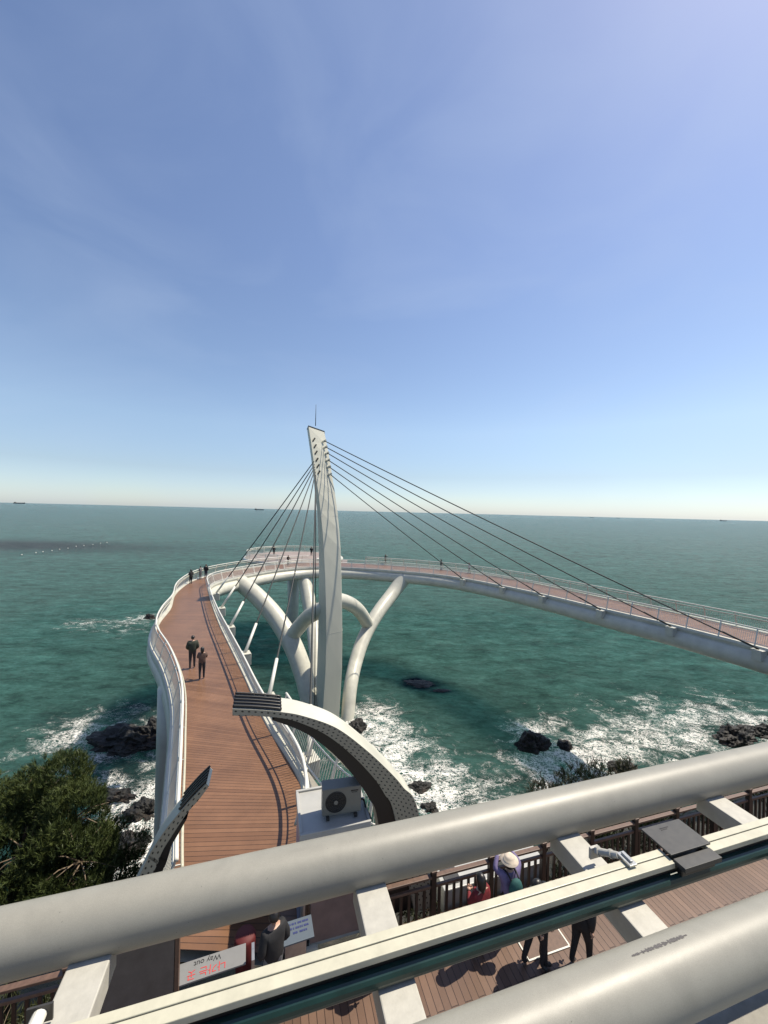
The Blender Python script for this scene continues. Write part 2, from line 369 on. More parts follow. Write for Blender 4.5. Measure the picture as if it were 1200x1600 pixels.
    bp = t.nodes.new('ShaderNodeBump'); bp.inputs['Distance'].default_value = 1.35; bp.inputs['Strength'].default_value = 1.0
    L.new(hh, bp.inputs['Height']); 
    def noisev(scale, amp, st):
        mp = t.nodes.new('ShaderNodeMapping'); mp.inputs['Scale'].default_value = st; L.new(g.outputs['Position'], mp.inputs[0])
        n = t.nodes.new('ShaderNodeTexNoise'); n.inputs['Scale'].default_value = scale; n.inputs['Detail'].default_value = 4; L.new(mp.outputs[0], n.inputs[0])
        v = t.nodes.new('ShaderNodeVectorMath'); v.operation = 'SUBTRACT'; L.new(n.outputs['Color'], v.inputs[0]); v.inputs[1].default_value = (.5, .5, .5)
        w_ = t.nodes.new('ShaderNodeVectorMath'); w_.operation = 'MULTIPLY'; L.new(v.outputs[0], w_.inputs[0]); w_.inputs[1].default_value = (amp, amp, 0); return w_.outputs[0]
    cur = bp.outputs[0]
    for a_ in ((.14, .8, (1, 2.4, 1)), (.6, .7, (1, 1.9, 1)), (3.5, .3, (1, 1.4, 1))):
        ad = t.nodes.new('ShaderNodeVectorMath'); ad.operation = 'ADD'; L.new(cur, ad.inputs[0]); L.new(noisev(*a_), ad.inputs[1]); cur = ad.outputs[0]
    nm = t.nodes.new('ShaderNodeVectorMath'); nm.operation = 'NORMALIZE'; L.new(cur, nm.inputs[0]); L.new(nm.outputs[0], p.inputs['Normal'])
    return m
M['sea'] = seamat()

def rockmat(name, c1, c2, c3):
    m = bpy.data.materials.new(name); m.use_nodes = True; t = m.node_tree; p = t.nodes['Principled BSDF']; L = t.links
    tc = t.nodes.new('ShaderNodeTexCoord'); n = t.nodes.new('ShaderNodeTexNoise'); n.inputs['Scale'].default_value = 1.1; n.inputs['Detail'].default_value = 10; n.inputs['Roughness'].default_value = .7
    L.new(tc.outputs['Object'], n.inputs[0]); r = t.nodes.new('ShaderNodeValToRGB'); e = r.color_ramp.elements
    e[0].position = .35; e[0].color = (*c1, 1); e[1].position = .7; e[1].color = (*c3, 1); q = e.new(.55); q.color = (*c2, 1)
    L.new(n.outputs[0], r.inputs[0]); L.new(r.outputs[0], p.inputs['Base Color']); p.inputs['Roughness'].default_value = .6
    b = t.nodes.new('ShaderNodeBump'); b.inputs['Distance'].default_value = .25; L.new(n.outputs[0], b.inputs['Height']); L.new(b.outputs[0], p.inputs['Normal'])
    return m
M['rock'] = rockmat('wet_black_rock', (.004, .0045, .004), (.010, .009, .007), (.045, .025, .015))
M['earth'] = rockmat('dark_slope_earth', (.012, .011, .007), (.03, .024, .014), (.07, .05, .03))

def leafmat(name, ca, cb):
    m = bpy.data.materials.new(name); m.use_nodes = True; t = m.node_tree; p = t.nodes['Principled BSDF']; L = t.links
    a = t.nodes.new('ShaderNodeAttribute'); a.attribute_name = 'tone'
    mx = t.nodes.new('ShaderNodeMix'); mx.data_type = 'RGBA'; L.new(a.outputs['Fac'], mx.inputs[0]); mx.inputs[6].default_value = (*ca, 1); mx.inputs[7].default_value = (*cb, 1)
    L.new(mx.outputs[2], p.inputs['Base Color']); p.inputs['Roughness'].default_value = .55; p.inputs['Specular IOR Level'].default_value = .3
    return m
M['needle'] = leafmat('pine_needles', (.014, .028, .009), (.075, .095, .026))
M['needle2'] = leafmat('shrub_needles', (.012, .02, .007), (.05, .055, .02))

# ---------------------------------------------------------------- sea (one sheet)
SEA = -14.0
def axis(lo, hi, step, far):
    a = []; x = lo
    while x <= hi: a.append(x); x += step
    out = a[:]; d = step; x = hi
    while x < far: d *= 1.07; x += d; out.append(x)
    d = step; x = lo; pre = []
    while x > -far: d *= 1.07; x -= d; pre.append(x)
    return pre[::-1]+out
FO = []   # foam blobs: pixel, radius (m), strength
for px, py, r, k in [(560,1135,3.0,1.0),(585,1125,3.5,.85),(600,1165,4,.95),(640,1165,3.4,.6),(620,1195,3.5,.8),(660,1215,3,.85),(700,1225,3,.8),(680,1250,3,1.0),
        (740,1240,3,.6),(655,1235,2.5,1.0),(785,1215,2.5,.5),(840,1150,3,.7),(870,1130,3,.45),(880,1180,3.5,.85),(830,1190,3,.75),(920,1190,4,.85),(960,1165,4,.7),
        (1010,1150,4.5,.75),(1060,1130,4,.65),(1030,1110,4,.45),(1110,1120,4,.7),(1170,1115,4,.5),(1090,1160,5,.7),(870,1215,3,.85),(1190,1140,5,.7),(930,1115,4,.28),(800,1175,2,.45),
        (1140,1100,4,.4),
        (120,1150,4,.75),(160,1130,3.5,.6),(200,1120,3,.5),(230,1140,3,.6),(150,1180,3,.7),(95,1165,3,.4),(240,1180,2.4,.55),(235,1240,2.6,.7),(200,1260,3,.85),(245,1290,2.6,.85),(215,1300,3,.95),(240,1330,2.5,1),(200,1340,2.5,1),
        (190,1380,2.5,1),(150,1390,2.5,1),(230,1360,2.5,1),(165,1235,2.2,.75),(175,1290,2.5,.9),
        (135,975,3.5,.5),(165,978,4,.35),(205,975,4,.5),(228,966,3,.75),(200,988,3,.4)]:
    q = at(px, py, SEA); FO.append((q.x, q.y, r, k))
WE = []
for px, py, rx, ry, k in [(655,1070,2.6,1.5,1.5),(650,1066,1.5,.8,2.0),(690,1082,1.6,.5,1.0),(10,853,75,26,1.6),(95,850,30,10,1.2),(200,1190,7,5,.55),(230,1110,6,4,.6),(235,1140,6,5,.5),(160,1210,6,4,.5),(95,1128,4,1.2,.5)]:
    q = at(px, py, SEA); WE.append((q.x, q.y, rx, ry, k))
xs = axis(-75, 75, .75, 42000); ys = axis(8, 95, .75, 42000)
vs = [(x, y, SEA) for y in ys for x in xs]
nx = len(xs); fs = [(j*nx+i, j*nx+i+1, (j+1)*nx+i+1, (j+1)*nx+i) for j in range(len(ys)-1) for i in range(nx-1)]
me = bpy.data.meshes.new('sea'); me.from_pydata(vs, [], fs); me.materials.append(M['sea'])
fo = []; we = []
nv = []
for x, y, z in vs:
    v = 0
    if abs(x) < 90 and 5 < y < 120:
        for a, b, r, k in FO:
            d2 = ((x-a)**2+(y-b)**2)/(r*r)
            if d2 < 6: v = max(v, k*math.exp(-d2*.75))
    fo.append(v)
    v2 = 0
    if y < 500 and abs(x) < 900:
        for a, b, rx, ry, k in WE:
            d2 = ((x-a)/rx)**2+((y-b)/ry)**2
            if d2 < 7: v2 = max(v2, k*math.exp(-d2*.9))
    we.append(min(1.6, v2))
    dz = 0
    if -76 < x < 76 and 7 < y < 96:
        ed = min(1, (76-abs(x))/15, (96-y)/15); ed = max(0, ed)
        dz = ed*(.22*noise.noise(Vector((x*.16, y*.3, 0)))+.12*noise.noise(Vector((x*.5, y*.8, 3)))+v*.35*max(0, noise.noise(Vector((x*.6, y*.6, 9)))))
    nv.append((x, y, z+dz))
me.vertices.foreach_set('co', [c for p in nv for c in p])
me.attributes.new('foam', 'FLOAT', 'POINT').data.foreach_set('value', fo)
me.attributes.new('weed_shadow', 'FLOAT', 'POINT').data.foreach_set('value', we)
me.polygons.foreach_set('use_smooth', [True]*len(fs))
sea = bpy.data.objects.new('sea', me); C.objects.link(sea); sea['kind'] = 'structure'

# seabed/land slope below the boardwalk
def groundz(s, n):
    edge = 8.0
    z = -1.2 if n < edge else -1.2-(n-edge)*(.9 if s > -3 else .86)
    return z + (.9*noise.noise(Vector((s*.25, n*.25, 2)))+.4*noise.noise(Vector((s*.8, n*.8, 5))))*(1 if n > edge+1 else .25)
gs = [-60+i*.9 for i in range(150)]; gn = [-40, -30, -20, -12, -6, 0, 4]+[6+i*.7 for i in range(30)]
mb = MB(); vs = [sn(s, n, max(groundz(s, n), -16)) for n in gn for s in gs]; k = len(gs)
mb.add(vs, [(j*k+i, j*k+i+1, (j+1)*k+i+1, (j+1)*k+i) for j in range(len(gn)-1) for i in range(k-1)])
g = mb.build('coastal_slope', M['earth'], smooth=True); g['kind'] = 'structure'

# ---------------------------------------------------------------- rocks in the surf
def rock(px, py, w_, d_, h_, label, seed, z=SEA, rz=0):
    q = at(px, py, z); bm = bmesh.new(); bmesh.ops.create_icosphere(bm, subdivisions=5, radius=1)
    for v in bm.verts:
        p = v.co.copy(); o = Vector((seed*7.3, seed*3.1, seed))
        f = 1+.40*noise.noise(p*1.3+o)+.22*noise.noise(p*3+o)+.12*noise.noise(p*7+o)+.05*noise.noise(p*15+o)
        cc = noise.cell(p*2.2+o)
        p = p*(f+.10*cc); v.co = Vector((p.x*w_, p.y*d_, p.z*h_))
    me = bpy.data.meshes.new('rock'); bm.to_mesh(me); bm.free(); me.materials.append(M['rock'])
    o = bpy.data.objects.new('rock', me); C.objects.link(o); o.location = (q.x, q.y, z-.15*h_); o.rotation_euler = (0, 0, rz)
    tag(o, label, 'rock', 'rocks standing in the surf'); return o
rock(192, 1163, 3.4, 1.8, 1.5, 'broad jagged black rock in foam just left of the bridge girder', 1)
rock(238, 1152, 1.6, 1.2, 1.4, 'small black rock wedged between the broad left rock and the girder', 2)
rock(832, 1168, 1.5, 1.1, 1.3, 'rounded dark rock ringed by foam in the middle of the right surf', 3)
rock(884, 1170, .8, .7, .7, 'little low rock just right of the rounded foam ringed rock', 4)
rock(1150, 1158, 2.3, 1.4, 1.6, 'tall black rock in white surf at the right edge above the thick tube', 5, rz=.3)
rock(1190, 1150, 1.8, 1.0, 1.1, 'low dark rock against the right border of the picture beside the tall rock', 6)
rock(234, 968, 1.2, .8, .9, 'tiny distant dark rock showing left of the bending bridge railing', 7)
rock(558, 1140, .9, .8, .8, 'dark rock at the foot of the pylon and its right leg', 8)
rock(658, 1232, .9, .6, .4, 'flat wave washed rock right of the big perforated arch', 9)
rock(672, 1268, .7, .6, .45, 'dark rock in white spray directly above the thick tube', 10)
rock(170, 1250, 2.0, .9, .7, 'flat dark reef beside the right edge of the pine crown', 11)
rock(222, 1272, 1.3, 1.0, .9, 'brown topped rock in the surf between pine crown and girder', 12)
rock(975, 1207, 1.4, .9, .7, 'low black rock just above the thick tube among dry shoots', 13)
rock(190, 1330, 1.5, 1.1, .8, 'black shore rock below the brown topped rock', 14)

rock(655, 1069, 2.1, 1.1, .19, 'flat barely awash black reef alone in open green water right of the pylon', 15)
rock(690, 1081, 1.3, .4, .14, 'thin sliver of reef just awash right of the lone flat reef', 16)
# ---------------------------------------------------------------- footbridge
Rp = [(-1.45,7.75),(-1.85,9.2),(-1.95,10.9),(-2.72,12.9),(-4.87,16.2),(-7.2,20.3),(-9.8,24.8),(-12.4,29.3),(-15.4,34.8),(-18.0,39.8),(-19.7,43.4),(-20.0,46.3),(-19.2,49.4),(-17.7,53),(-15.2,57.2),(-11.5,60.2),(-6.8,60.9),(0,59.5),(9.2,55.4),(15.6,48.2),(19.2,42.6),(21.9,37.6),(24.9,32.4),(27.2,27.2),(29.5,21),(31.3,15),(32.6,8)]
Lp = [(-4.1,7.8),(-4.75,9.0),(-5.6,10.7),(-6.8,13.1),(-8.9,17.1),(-11.7,21.2),(-14.9,25.3),(-17.0,29.5),(-18.6,34),(-20.9,38.8),(-22.3,43.2),(-23,47.2),(-22.5,51.6),(-20.9,56.0),(-17.9,61),(-13,65),(-6.8,65.6),(1.3,64.0),(11.6,59.2),(19,51.6),(22.9,45),(25.9,39.7),(29,34.2),(31.5,28.8),(33.8,22),(35.6,15.6),(37,8)]
LP = smoothpath(catmull([(x, y, 0) for x, y in Lp], 12), 5); RP = smoothpath(catmull([(x, y, 0) for x, y in Rp], 12), 5)
bridge = empty('footbridge', (-2.8, 8, 0)); OFFB = Vector((2.8, -8, 0))
tag(bridge, 'long curved white footbridge with reddish brown board deck looping over the sea', 'footbridge')
def rel(o, root):
    o.parent = root; o.matrix_parent_inverse = Matrix.Translation(-Vector(root.location)); return o
mb = MB(); Lc = 0; prevc = None; vs = []; uvl = []
for a, b in zip(LP, RP):
    c = (a+b)/2
    if prevc is not None: Lc += (c-prevc).length
    prevc = c; wd = (a-b).length; vs += [a, b]; uvl.append((Lc, wd))
N = len(LP)
fs = [(2*i, 2*i+1, 2*i+3, 2*i+2) for i in range(N-1)]
uvs = [[(-uvl[i][1]/2, uvl[i][0]), (uvl[i][1]/2, uvl[i][0]), (uvl[i+1][1]/2, uvl[i+1][0]), (-uvl[i+1][1]/2, uvl[i+1][0])] for i in range(N-1)]
mb.add(vs, fs, uvs)
rel(mb.build('deck', M['deck']), bridge)
def sweep(mb, P, prof, left=True):
    """profile = closed list of (outward offset, z)"""
    rings = []
    for d, z in prof: rings.append(Z(offset(P, d, left), z))
    n = len(prof); b = len(mb.v); K = len(P)
    for i in range(K):
        for k in range(n): mb.v.append(tuple(rings[k][i]))
    for i in range(K-1):
        for k in range(n):
            k2 = (k+1) % n; mb.f.append([b+i*n+k, b+i*n+k2, b+(i+1)*n+k2, b+(i+1)*n+k]); mb.mi.append(0); mb.uv.append([(0, 0)]*4)
    mb.f.append([b+k for k in range(n)]); mb.mi.append(0); mb.uv.append([(0, 0)]*n)
    mb.f.append([b+(K-1)*n+k for k in range(n)]); mb.mi.append(0); mb.uv.append([(0, 0)]*n)
mb = MB(); sweep(mb, LP, [(.004, -.04), (.05, .07), (.38, .07), (.42, -.12), (.30, -.5), (.004, -.5)], True)
rel(mb.build('kerb', M['white'], fixn=True), bridge)
mb = MB(); sweep(mb, RP, [(.004, -.04), (.05, .06), (.32, .06), (.36, -.12), (.26, -.45), (.004, -.45)], False)
rel(mb.build('kerb', M['white'], fixn=True), bridge)
# underside slab
mb = MB(); vs = []
for a, b in zip(LP, RP): vs += [a+Vector((0, 0, -.25)), b+Vector((0, 0, -.25))]
mb.add(vs, fs); rel(mb.build('soffit', M['white']), bridge)
# main tube girder: under the outer edge of the near arm, crossing to the inner edge of the far loop
gp = []
for i in range(N):
    t = i/(N-1)*26
    k = min(1, max(0, (t-7.5)/3.2)); k = k*k*(3-2*k)
    l = offset(LP, -.15, True)[i] if False else LP[i]
    gp.append(l.lerp(RP[i], k))
lo = offset(LP, .0, True); ro = offset(RP, .12, False)
gp = []
for i in range(N):
    t = i/(N-1)*26; k = min(1, max(0, (t-7.0)/3.5)); k = k*k*(3-2*k)
    gp.append(lo[i].lerp(ro[i], k)+Vector((0, 0, -.78-.27*min(1, max(0, (t-6)/4)))))
gp = smoothpath(gp, 6)
mb = MB(); rad = []
for i in range(N):
    t = i/(N-1)*26; u_ = min(1, max(0, (t-6)/4)); rad.append(.47+.25*u_)
mb.tube(gp[6:], rad[6:], 20); rel(mb.build('tube_girder', M['white'], smooth=True), bridge)
# secondary girder under near arm inner edge
mb = MB(); q = Z(offset(RP, -.3, False), -.75)[10:118]; mb.tube(q, .32, 12); rel(mb.build('edge_girder', M['white'], smooth=True), bridge)
mb = MB(); mb.tube([Vector((-10.8, 20.6, z_)) for z_ in (-.6, -4, -9, -16)], [.98, .98, 1.0, 1.05], 32); rel(mb.build('pier', M['white'], smooth=True), bridge)
# cross ribs
for i in range(8, N-1, 7):
    mb = MB(); a = Vector(LP[i]); b = Vector(RP[i]); mb.bar(a+Vector((0, 0, -.42)), b+Vector((0, 0, -.42)), .18, .28); rel(mb.build('cross_rib', M['white']), bridge)
# curved tubular legs and struts
def leg(pts, rs, name='leg'):
    P = catmull([atY(a, b, Y) for a, b, Y in pts], 8); K = len(P); n = len(rs)-1; rr = []
    for i in range(K):
        t = i/(K-1)*n; j = min(int(t), n-1); rr.append(rs[j]+(rs[j+1]-rs[j])*(t-j))
    mb = MB(); mb.tube(P, rr, 24); return rel(mb.build(name, M['white'], smooth=True), bridge)
leg([(375,912,50.5),(400,932,49.5),(430,965,48),(455,1005,46),(472,1048,44.5),(482,1090,43.2),(489,1150,42.4)], [1.05,1.08,1.12,1.12,1.08,1.0,.95])
leg([(631,905,58.6),(614,928,57),(590,960,53.5),(570,995,50.5),(556,1035,47.5),(547,1080,44.5),(541,1150,42.2)], [1.12,.98,.93,.88,.84,.78,.74])
leg([(474,900,60.5),(482,940,58),(489,980,55),(494,1030,50),(497,1090,45),(499,1150,43)], [1.05,1.05,1.0,.92,.88,.82])
leg([(455,996,46.2),(475,972,45.2),(490,960,44),(512,950,43)], [.86,.86,.88,.9], 'strut')
leg([(524,938,43),(545,944,45),(562,957,48.5),(575,978,51.6)], [.82,.82,.82,.80], 'strut')
# junction brackets under cable anchors on the inner edge
anchL = [at(491,1185,-.1), at(437,1086,-.1), at(395,1020,-.1), at(372,981,-.1), at(354,951,-.1), at(343,929,-.1)]
anchR = [at(751,903,-.1), at(801,917,-.1), at(868,931,-.1), at(949,953,-.1), at(1062,980,-.1), at(1204,1014,-.1)]
def nearest(P, q): 
    i = min(range(len(P)), key=lambda k: (P[k]-q).length); return i
AL = []; AR = []
for anch, out in ((anchL, AL), (anchR, AR)):
    for q in anch:
        i = nearest(RP, Vector((q.x, q.y, 0))); t = (RP[min(i+1, N-1)]-RP[i-1]).normalized(); nr = Vector((t.y, -t.x, 0))
        mb = MB(); c = RP[i]+nr*.72+Vector((0, 0, -.42)); a = math.atan2(t.y, t.x)
        mb.box(c.x, c.y, c.z, .55, .75, .7, rz=a)
        mb.box(c.x+nr.x*.1, c.y+nr.y*.1, c.z+.37, .7, .5, .05, rz=a)
        rel(mb.build('cable_anchor', M['white'], bevel=.05), bridge)
        out.append(RP[i]+nr*.78+Vector((0, 0, .0)))
        
for i in range(196, N-6, 9):
    P5 = Z(offset(RP, .385, False), -.10)[i:i+6]; mb = MB(); mb.tube(P5, .022, 6); rel(mb.build('light_strip', M['rail_white'], smooth=True), bridge)
# lookout platform beyond the far bend
pc = Vector((-17.0, 73.5, 0)); prad = 8.6
plat = []
mb = MB(); n = 64
for k_ in range(n):
    t = 2*math.pi*k_/n; plat.append(pc+Vector((math.cos(t)*prad*1.02, math.sin(t)*prad, 0)))
mb.add([pc+Vector((0, 0, -.004))]+[p+Vector((0, 0, -.004)) for p in plat], [(0, 1+i, 1+(i+1) % n) for i in range(n)], [[(0, 0), (plat[i].x-pc.x, plat[i].y-pc.y), (plat[(i+1) % n].x-pc.x, plat[(i+1) % n].y-pc.y)] for i in range(n)])
# neck between loop and platform
nk = [(-15.5, 62.5), (-6, 64.8), (-6.5, 70.5), (-12, 74)]
mb.add([Vector((x, y, -.009)) for x, y in nk], [(0, 1, 2, 3)], [[(x, y) for x, y in nk]])
rel(mb.build('lookout_deck', deckmat('lookout_deck_boards', (.26, .20, .165), (.32, .25, .21), .145, 40)), bridge)
mb = MB(); ring = [pc+(p-pc)*1.03+Vector((0, 0, -.30)) for p in plat]; mb.tube(ring, .32, 10, closed=True)
rel(mb.build('lookout_rim', M['white'], smooth=True), bridge)
mb = MB(); mb.tube([pc+Vector((0, 0, -.4)), pc+Vector((.5, -2, -8)), pc+Vector((1, -4, -16))], [1.4, 1.0, 1.0], 16)
rel(mb.build('lookout_column', M['white'], smooth=True), bridge)
# central raised ring (bench) on the lookout
mb = MB(); mb.tube([Vector((-9.5+math.cos(t)*2.2, 68.5+math.sin(t)*1.6, .25)) for t in [2*math.pi*i/32 for i in range(32)]], .16, 8, closed=True)
rel(mb.build('lookout_curb_ring', M['white'], smooth=True), bridge)

# ---------------------------------------------------------------- railings
def railing(P, left, label, maxposts=95, bo=.28, to=-.06, H=1.15, step=2.0, bal=.125, name='bridge_railing', z0=.07, lamp=True):
    root = empty(name, (P[0].x, P[0].y, 0)); tag(root, label, 'railing', 'white railings of the footbridge')
    def at_h(h):
        k = h/H; return Z(offset(P, bo+(to-bo)*k, left), z0+h)
    top = at_h(H); low = at_h(.12); mid = at_h(H*.80)
    mb = MB(); mb.tube(top, .05, 8); rel(mb.build('top_rail', M['rail_white'], smooth=True), root)
    mb = MB(); mb.tube(low, .03, 6); mb.tube(mid, .026, 6); rel(mb.build('lower_rails', M['rail_white'], smooth=True), root)
    mb = MB(); mb.tube(Z(offset(P, to-.12, left), z0+.93), .036, 8); rel(mb.build('handrail', M['cream'], smooth=True), root)
    cum = [0]
    for i in range(1, len(P)): cum.append(cum[-1]+(P[i]-P[i-1]).length)
    def samp(Q, d):
        import bisect
        j = min(max(bisect.bisect(cum, d)-1, 0), len(P)-2); L = cum[j+1]-cum[j]; return Q[j].lerp(Q[j+1], (d-cum[j])/L if L else 0)
    tot = cum[-1]; mb = MB(); d = 0
    base = Z(offset(P, bo, left), z0-.03)
    while d < tot:
        a = samp(low, d); b = samp(mid, d); mb.bar(a, b, .017); d += bal
    rel(mb.build('balusters', M['rail_white']), root)
    d = .1; np_ = 0; hp = Z(offset(P, to-.12, left), z0+.93)
    while d < tot and np_ < maxposts:
        a = samp(base, d); b = samp(top, d); t = samp(base, min(d+.1, tot))-samp(base, max(d-.1, 0)); t.normalize()
        mb = MB(); mb.bar(a, b+(b-a).normalized()*.01, .045, .085, up=t)
        h = samp(hp, d); c = a.lerp(b, .84); mb.bar(c, h, .018)
        mb.box(a.x, a.y, a.z+.01, .14, .14, .03)
        rel(mb.build('post', M['rail_white']), root); d += step; np_ += 1
    return root
i0, i1, i2 = 3, 13*12, 16*12
railing(LP[7:15*12+2], True, 'white slatted railing along the outer seaward edge of the near arm', step=2.0)
railing(LP[16*12+6:], True, 'thin grey white railing along the far outer edge of the right arm', step=2.2)
railing(RP[16:14*12], False, 'white slatted railing along the inner edge of the near arm facing the pylon', step=2.0)
railing(RP[14*12+1:], False, 'white railing along the inner edge of the right arm above the tube girder', step=2.2)
pl = [pc+(p-pc)*1.0 for p in plat]; st = int(64*.90)
pl = [pl[(st+i) % 64] for i in range(0, 50)]   # open towards the bridge
pl = [pc+Vector((math.cos(t), math.sin(t), 0))*prad for t in [R_(-15+i*5) for i in range(0, 58)]]
railing(pl, False, 'round white railing of the lookout platform beyond the bend', bo=.1, step=2.2)
# flared landing beside the booth
fl = smoothpath(catmull([(-4.0, 16.2, 0), (-2.8, 14.2, 0), (-1.7, 12.6, 0), (-.75, 11.5, 0), (.25, 10.9, 0)], 10), 3)
mb = MB(); poly = [Vector((p.x, p.y, -.35)) for p in fl]+[sn(1.9, 9.3, -.35), sn(.6, 9.3, -.35)]+[Vector((-2.6, 10.9, -.35)), Vector((-3.3, 12.9, -.35))]
mb.add(poly, [list(range(len(poly)))]); o = mb.build('landing_slab', M['concrete']); rel(o, bridge)
railing(fl, False, 'short curved white railing flaring out behind the booth and air conditioner', step=1.6, bal=.13)

# ---------------------------------------------------------------- pylon with stay cables
pyl = empty('pylon', (-6, 42, -14)); tag(pyl, 'tall leaning white bridge pylon with fans of dark stay cables on both sides', 'pylon')
lev = [(668,480,482,507,2.7),(690,483,485.5,511,2.6),(712,486,488.5,515,2.5),(730,488,490.5,517.5,2.4),(748,490,493.5,520,2.25),(770,492,497,523.5,2.1),(800,495.5,500.5,527.2,1.9),(830,497,503.5,530,1.7),(860,498,505.5,532,1.55),(900,498,507.5,533.3,1.45),(953,497.5,509,534.2,1.35),(1000,496.5,509.5,534.6,1.3),(1053,495,508,534,1.3),(1107,493,504.5,531,1.3),(1140,492,503,529,1.3)]
rows = []
for py, a, b, c, dd in lev:
    B = atY(b, py, 41.2); z = B.z
    def X(px, Y): 
        d = ray(px, py); return Vector((d.x*Y, Y, z))
    Cc = X(c, 41.2+dd); A = X(a, 42.9); D = Vector((Cc.x-.15, Cc.y+1.2, z)); rows.append((A, B, Cc, D))
mb = MB(); vs = [p for r in rows for p in r]; fs2 = [(0, 1, 2, 3)]
for i in range(len(rows)-1):
    for k_ in range(4): fs2.append((i*4+k_, (i+1)*4+k_, (i+1)*4+(k_+1) % 4, i*4+(k_+1) % 4))
mb.add(vs, fs2); o = mb.build('shaft', M['pylon'], fixn=True, bevel=.04); rel(o, pyl)
mb = MB(); r = rows[0]; up = Vector((0, 0, .12)); cc = sum(r, Vector())/4
capv = [cc+(p-cc)*1.03+Vector((0, 0, .003)) for p in r]; mb.add(capv+[p+up for p in capv], [(3,2,1,0),(4,5,6,7),(0,1,5,4),(1,2,6,5),(2,3,7,6),(3,0,4,7)]); rel(mb.build('cap', M['blackrib'], fixn=True), pyl)
mb = MB(); tp = atY(493, 667, 42.2); mb.tube([tp, tp+Vector((0, 0, 2.35))], [.045, .02], 8); rel(mb.build('lightning_rod', M['cable'], smooth=True), pyl)
def seam(pyv):
    for i in range(len(lev)-1):
        if lev[i][0] <= pyv <= lev[i+1][0]:
            t = (pyv-lev[i][0])/(lev[i+1][0]-lev[i][0]); return [rows[i][k].lerp(rows[i+1][k], t) for k in range(4)]
for pyv in (808, 993):
    mb = MB()
    q = seam(pyv); c0 = sum(q, Vector())/4; a = [c0+(p-c0)*1.006 for p in q]
    for k_ in range(4): mb.bar(a[k_], a[(k_+1) % 4], .02, .05)
    rel(mb.build('panel_seam', M['white']), pyl)
def cable(top, bot, sock, left):
    d = (top-bot).normalized(); mb = MB(); L = (top-bot).length
    pts = []
    for i in range(13):
        t = i/12; p = bot.lerp(top, t); p.z -= .004*L*4*t*(1-t); pts.append(p)
    mb.tube(pts, .05, 8); cb = rel(mb.build('stay_cable', M['cable'], smooth=True), pyl)
    mb = MB(); mb.tube([bot, bot+d*sock], [.10, .085] if left else [.075, .065], 10); s_ = mb.build('socket', M['rail_white'] if left else M['cable'], smooth=True)
    s_.parent = cb; s_.matrix_parent_inverse = cb.matrix_world.inverted() if False else Matrix.Identity(4)
    s_.parent = cb
    return cb
rt = [(509,687),(511,696.5),(513.5,706),(515,717),(516.5,727.5),(518,739)]
def facepoint(px, py, off=.12):
    q = seam(py); B, Cc = q[1], q[2]; fn = (Cc-B).cross(Vector((0, 0, 1))).normalized()
    d = ray(px, py); t = (B-Vector((0, 0, CAMZ))).dot(fn)/d.dot(fn); return Vector((0, 0, CAMZ))+d*t+fn*off
for (px, py), b in zip(rt, AR[::-1]):
    top = facepoint(px-4, py+3, .10); cable(top, b, 2.2, False)
    mb = MB(); mb.bar(facepoint(px-5, py+5, .02), facepoint(px-2, py+2, .22), .12, .24); rel(mb.build('cable_bracket', M['pylon'], bevel=.03), pyl)
lt = [(490,722),(490.5,727),(491,731),(491.5,735),(492,739),(492.5,744)]
for (px, py), b in zip(lt, AL[::-1]):
    top = facepoint(px, py, .08); cable(top, b, 2.1, True)
for k_, (px, py) in enumerate([(489.5,688),(491.5,698),(493,708),(494.5,719),(496,729),(497.5,739)]):
    mb = MB(); mb.bar(facepoint(px-1, py+3, .02), facepoint(px+1.5, py-2, .12), .08, .16); rel(mb.build('cable_bracket', M['cable'], bevel=.02), pyl)
# loose conduit beside the shaft
mb = MB(); mb.tube([atY(493.5, 745, 41.1), atY(493, 900, 41.1), atY(491.5, 1112, 41)], .045, 6); rel(mb.build('conduit', M['cable'], smooth=True), pyl)

